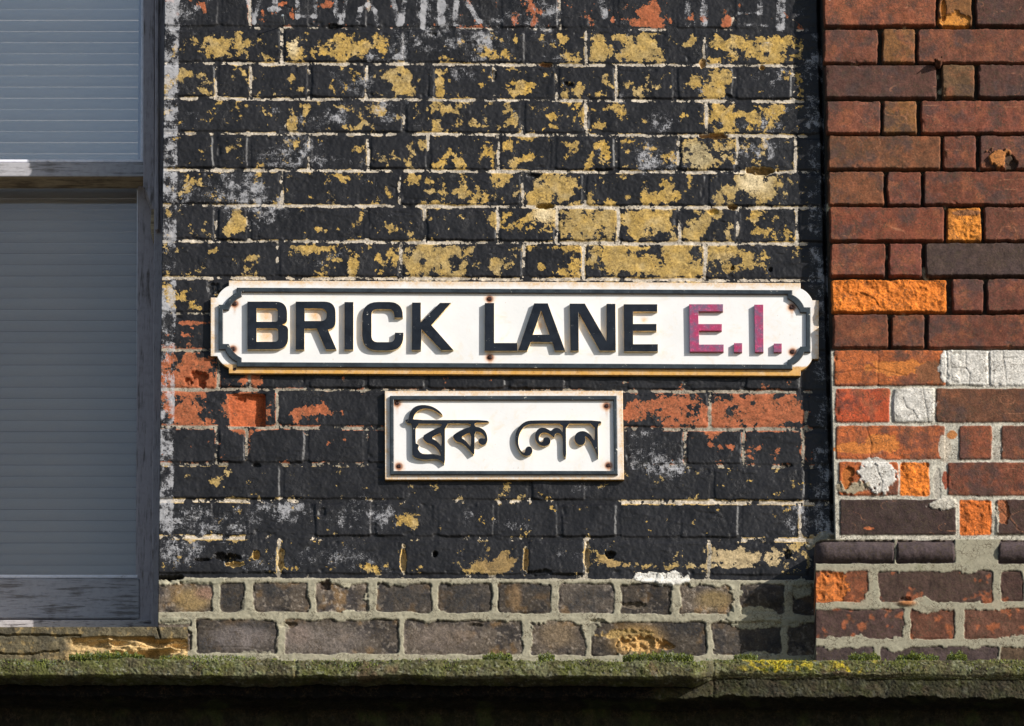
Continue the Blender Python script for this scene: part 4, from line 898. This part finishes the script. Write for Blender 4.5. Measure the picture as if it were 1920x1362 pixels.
# ---- main sign
sg = empty('street_sign', tuple(float(q) for q in W(960, 704, 0)))
label(sg, 'long white street plate with notched corners, raised black capitals and a crimson district code', 'street sign')
scr = [(440, 570), (437, 654.7), (918, 561), (918.7, 670.4), (1484.7, 576.5), (1486, 660), (440, 692.5)]
SH = .0045
zt = float(W(960, 528, PF)[2]); zb = float(W(960, 703, PF)[2]); xl = float(W(395, 600, PF)[0]); xr = float(W(1535, 600, PF)[0])
M_PL1 = plate_mat('plate_long', scr[:6], (xl, xr, zb, zt), -SH, [(500, 592, 22), (500, 630, 22), (592, 592, 20), (1012, 612, 12), (1208, 600, 10)], 1)
M_RIM = simple('rusted_rim', (.42, .24, .07), .6, 90, .45)
extrude('plate', [ogee(395, 528.6, 1535, 702.6, SH)], 0.0, PF, [M_PL1, M_RIM], sg, .0008)
extrude('border', [ogee(409.8, 541.6, 1520, 690, SH, 34, 9, 12, 32), ogee(418.2, 549.6, 1511.5, 681.2, SH, 35, 8, 11, 34)[::-1]], PF - .0005, PF + .0052, [M_BRD, M_DARKS], sg, .0012)
LT = [
 ('B', [[(463.8, 565.6), (538.5, 565.6, 22), (538.5, 605, 9), (529.5, 609, 0), (540.5, 612.5, 10), (540.5, 655, 22), (463.8, 655.5)], [(481.3, 578.7), (520.5, 578.7, 6), (520.5, 603.5, 5), (481.3, 603.5)], [(481.3, 616), (521.5, 616, 6), (521.5, 641, 7), (481.3, 641)]]),
 ('R', [[(554.4, 565.6), (629.4, 565.6, 22), (629.4, 616, 20), (615, 618.5), (631, 655.5), (611, 655.8), (593.7, 616.5), (571, 616.5), (571, 656), (554.4, 656)], [(571.5, 578.7), (612.5, 578.7, 12), (612.5, 602, 11), (571.5, 602)]]),
 ('I', [[(645.8, 566.5), (662.8, 566.5), (662.8, 656), (645.8, 656)]]),
 ('C', [[(679, 566.3, 30), (755.5, 566.3, 28), (755.5, 596), (739.5, 596), (737.5, 580, 11), (696.7, 580, 11), (696.7, 641.7, 12), (739, 641.7, 9), (740.5, 624), (756.5, 624), (756.5, 657.5, 28), (679, 657.5, 30)]]),
 ('K', [[(772.5, 567.5), (789.2, 567.5), (789.2, 604), (825, 568), (845.8, 568), (809, 610), (850.3, 656.7), (827.5, 657), (790.8, 618.3), (789.5, 656.7), (772, 656.7)]]),
 ('L', [[(909, 568.3), (926.7, 568.3), (926.7, 643.3), (970.4, 643.3), (970.4, 658.3), (908.7, 658.3)]]),
 ('A', [[(1001.5, 568.9), (1027.2, 568.9), (1059.7, 657.7), (1040, 657.7), (1035.5, 642), (995.5, 641.5), (988.7, 657.7), (971.5, 657.7)], [(1014.7, 583.7), (1030.2, 627.7), (999, 627.8)]]),
 ('N', [[(1068, 569.4), (1096.7, 569.4), (1137, 639.6), (1137, 569.8), (1154.1, 569.8), (1154.9, 657.8), (1124.7, 658), (1084.8, 586.7), (1085.4, 658), (1069.5, 658)]]),
 ('E', [[(1169.2, 570.6), (1232.6, 570.6), (1232.6, 584.5), (1187.3, 584.5), (1187.3, 607.6), (1231.1, 607.6), (1231.1, 620.7), (1187.3, 620.7), (1187.3, 645.6), (1233.7, 645.6), (1233.7, 659.2), (1170, 659.2)]]),
 ('e', [[(1292, 570.6), (1355.8, 570.6), (1355.8, 584), (1309.2, 584), (1309.9, 607.8), (1353.6, 607.8), (1353.6, 620.2), (1310.6, 620.2), (1310.9, 646.2), (1357, 646.2), (1357, 659.6), (1293.4, 659.6)]]),
 ('.', [[(1376.3, 643.5), (1391.6, 643.5), (1391.6, 660.3), (1376.3, 660.3)]]),
 ('i', [[(1414.2, 571.4), (1431.2, 571.4), (1431.7, 660.3), (1415.6, 660.3)]]),
 ('.', [[(1450.9, 644.3), (1465.9, 644.3), (1465.9, 660.3), (1450.9, 660.3)]])]
for ch, lps in LT:
    pink = ch in 'ei.'
    o = extrude('full_stop' if ch == '.' else 'letter', [fillet(l) if i == 0 else fillet(l)[::-1] for i, l in enumerate(lps)], PF - .0005, PF + .0067, [M_PINK, M_PINKS] if pink else [M_BLK, M_SIDE], sg, .0004)
    if pink: o['label'] = 'raised crimson ' + ('full stop' if ch == '.' else 'letter ' + ch.upper())
    else: o['label'] = 'raised black letter ' + ch
for (a, b) in scr: screw(a, b, PF, sg, 4.6 if b < 692 else 3.2)

# ---- second sign
s2 = empty('street_sign', tuple(float(q) for q in W(945, 900, 0)))
label(s2, 'small rectangular white street name plate in raised black Bengali script, below the long plate', 'street sign')
scr2 = [(744.6, 756), (748, 874.6), (1137.6, 761.5), (1141, 873)]
zt = float(W(960, 733, PF)[2]); zb = float(W(960, 900, PF)[2]); xl = float(W(721.5, 800, PF)[0]); xr = float(W(1169, 800, PF)[0])
M_PL2 = plate_mat('plate_small', scr2, (xl, xr, zb, zt), 0.0, None, 2)
extrude('plate', [[(721.3, 733.3), (1167.5, 733), (1170, 899.5), (722, 899.5)]], 0.0, PF, [M_PL2, M_RIM], s2, .0008)
extrude('border', [[(731, 742), (1157, 742), (1158.8, 890), (731.5, 890)], [(738.5, 750), (738.8, 882.8), (1151.5, 882.8), (1150, 750)]], PF - .0005, PF + .0050, [M_BRD, M_DARKS], s2, .0014)
G1 = [(852, 408), (835, 372), (790, 328), (730, 288), (660, 262), (580, 252), (500, 262), (445, 290), (410, 330), (388, 375), (380, 420), (372, 452), (325, 458), (340, 490), (368, 512), (424, 514), (425, 700), (425, 930), (440, 963), (480, 988), (560, 1008), (640, 1012), (720, 1000), (780, 1005), (830, 1030), (880, 1085), (880, 800), (879, 512),
      (1050, 512), (1236, 512), (1236, 556), (1150, 578), (1050, 628), (975, 686), (1035, 765), (1090, 772), (1150, 808), (1220, 880), (1284, 965), (1290, 800), (1290, 622), (1350, 627), (1390, 648), (1425, 688), (1438, 722), (1388, 712), (1350, 720), (1337, 750), (1350, 788), (1395, 810), (1440, 800), (1466, 755), (1466, 700), (1450, 640), (1410, 590), (1350, 560), (1290, 553), (1290, 500), (1400, 500), (1505, 500), (1450, 462), (1000, 462), (440, 462), (445, 420), (470, 370), (520, 325), (590, 303), (660, 305), (730, 330), (790, 368)]
G1h = [[(470, 512), (650, 512), (836, 512), (836, 552), (760, 580), (660, 630), (565, 690), (612, 768), (700, 793), (760, 838), (800, 890), (834, 968), (770, 944), (700, 934), (620, 938), (550, 928), (512, 885), (502, 850), (520, 815), (490, 793), (470, 788)],
       [(832, 640), (760, 664), (688, 712), (760, 748), (800, 786), (832, 832)], [(1237, 636), (1170, 655), (1098, 702), (1160, 744), (1200, 790), (1238, 838)]]
G2 = [(1405, 468), (1424, 513), (1369, 514), (1372, 750), (1378, 985), (1366, 985), (1340, 900), (1300, 820), (1260, 742), (1212, 697), (1190, 686), (1200, 722), (1200, 762), (1180, 795), (1130, 812), (1080, 795), (1050, 752), (1045, 700), (1065, 652), (1110, 620), (1170, 612), (1222, 630), (1272, 672), (1312, 738), (1327, 735), (1326, 514), (1100, 514), (930, 514), (932, 750), (935, 990), (902, 968), (886, 930), (885, 700), (850, 652), (812, 640), (780, 656), (770, 712), (712, 662), (660, 638), (610, 636), (572, 660), (554, 705), (560, 748), (585, 772), (612, 758), (614, 722), (642, 698), (682, 700), (712, 724), (718, 765), (700, 800), (655, 822), (600, 822), (550, 800), (515, 755), (500, 700), (507, 640), (540, 588), (590, 566), (640, 571), (690, 594), (722, 614), (752, 582), (790, 567), (830, 573), (862, 602), (885, 636), (885, 514), (700, 514), (480, 514), (405, 526), (345, 560), (302, 620), (277, 690), (270, 770), (286, 850), (320, 902), (358, 918), (366, 885), (374, 848), (402, 826), (440, 828), (467, 862), (467, 910), (440, 945), (390, 962), (330, 945), (280, 890), (241, 810), (226, 720), (236, 630), (275, 560), (330, 506), (390, 476), (460, 466), (900, 466)]
def conv(l, ox): return smooth_loop([(ox + x / 7.3625, 725 + y / 7.3625) for x, y in l], 1)
o = extrude('lettering', [conv(G1, 715)] + [conv(h, 715) for h in G1h], PF - .0005, PF + .0067, [M_BLK, M_SIDE], s2, .0004); o['label'] = 'raised black Bengali word, left of the two'
o = extrude('lettering', [conv(G2, 935)], PF - .0005, PF + .0067, [M_BLK, M_SIDE], s2, .0004); o['label'] = 'raised black Bengali word, right of the two'
for (a, b) in scr2: screw(a, b, PF, s2, 4.2)

# ==================================================================== NAIL AND IRON STUB
def rod(pts, radii, seg=10):
    bm = bmesh.new(); rings = []
    for i, (p, r) in enumerate(zip(pts, radii)):
        a = Vector(pts[max(0, i - 1)]); b = Vector(pts[min(len(pts) - 1, i + 1)]); d = (b - a).normalized()
        s_ = d.orthogonal().normalized(); t_ = d.cross(s_)
        rings.append([bm.verts.new(Vector(p) + (s_ * math.cos(k * 6.2832 / seg) + t_ * math.sin(k * 6.2832 / seg)) * r) for k in range(seg)])
    for a, b in zip(rings[:-1], rings[1:]):
        for k in range(seg): bm.faces.new((a[k], a[(k + 1) % seg], b[(k + 1) % seg], b[k]))
    bm.faces.new(rings[0]); bm.faces.new(rings[-1][::-1]); bmesh.ops.recalc_face_normals(bm, faces=bm.faces[:]); return bm
x, y, z = (float(q) for q in W(533, 47, 0))
n_ = empty('nail', (x, y, z)); label(n_, 'thin galvanised nail sticking out of the wall above the yellow patches', 'nail')
bmobj('shank', rod([(x, .006, z - .001), (x - .0005, -.012, z + .003), (x - .002, -.028, z + .0065)], [.0009, .0009, .0009]), simple('nail_grey', (.35, .37, .36), .4, 200, .3, metallic=.6), n_, True)
bmobj('head', rod([(x - .002, -.028, z + .0065), (x - .0021, -.0295, z + .0068)], [.0026, .0024], 14), simple('nail_head', (.42, .45, .44), .4, 200, .2, metallic=.6), n_)
x, y, z = (float(q) for q in W(1759, 120, .034))
n_ = empty('iron_stub', (x, y, z)); label(n_, 'rusty stub of cut iron stuck in a joint of the brick pier', 'iron fixing')
Mr = simple('rust', (.10, .035, .015), .8, 150, .6, .001)
bmobj('stub', rod([(x, y + .012, z), (x + .001, y - .006, z - .001), (x + .002, y - .018, z + .002)], [.006, .0065, .004]), Mr, n_)
bmobj('spike', rod([(x - .003, y + .002, z + .002), (x - .006, y - .010, z + .004), (x - .004, y - .022, z + .001)], [.0025, .0022, .001]), Mr, n_)
bmobj('spike', rod([(x + .004, y + .002, z + .002), (x + .006, y - .008, z + .008), (x + .007, y - .012, z + .011)], [.0025, .002, .001]), Mr, n_)
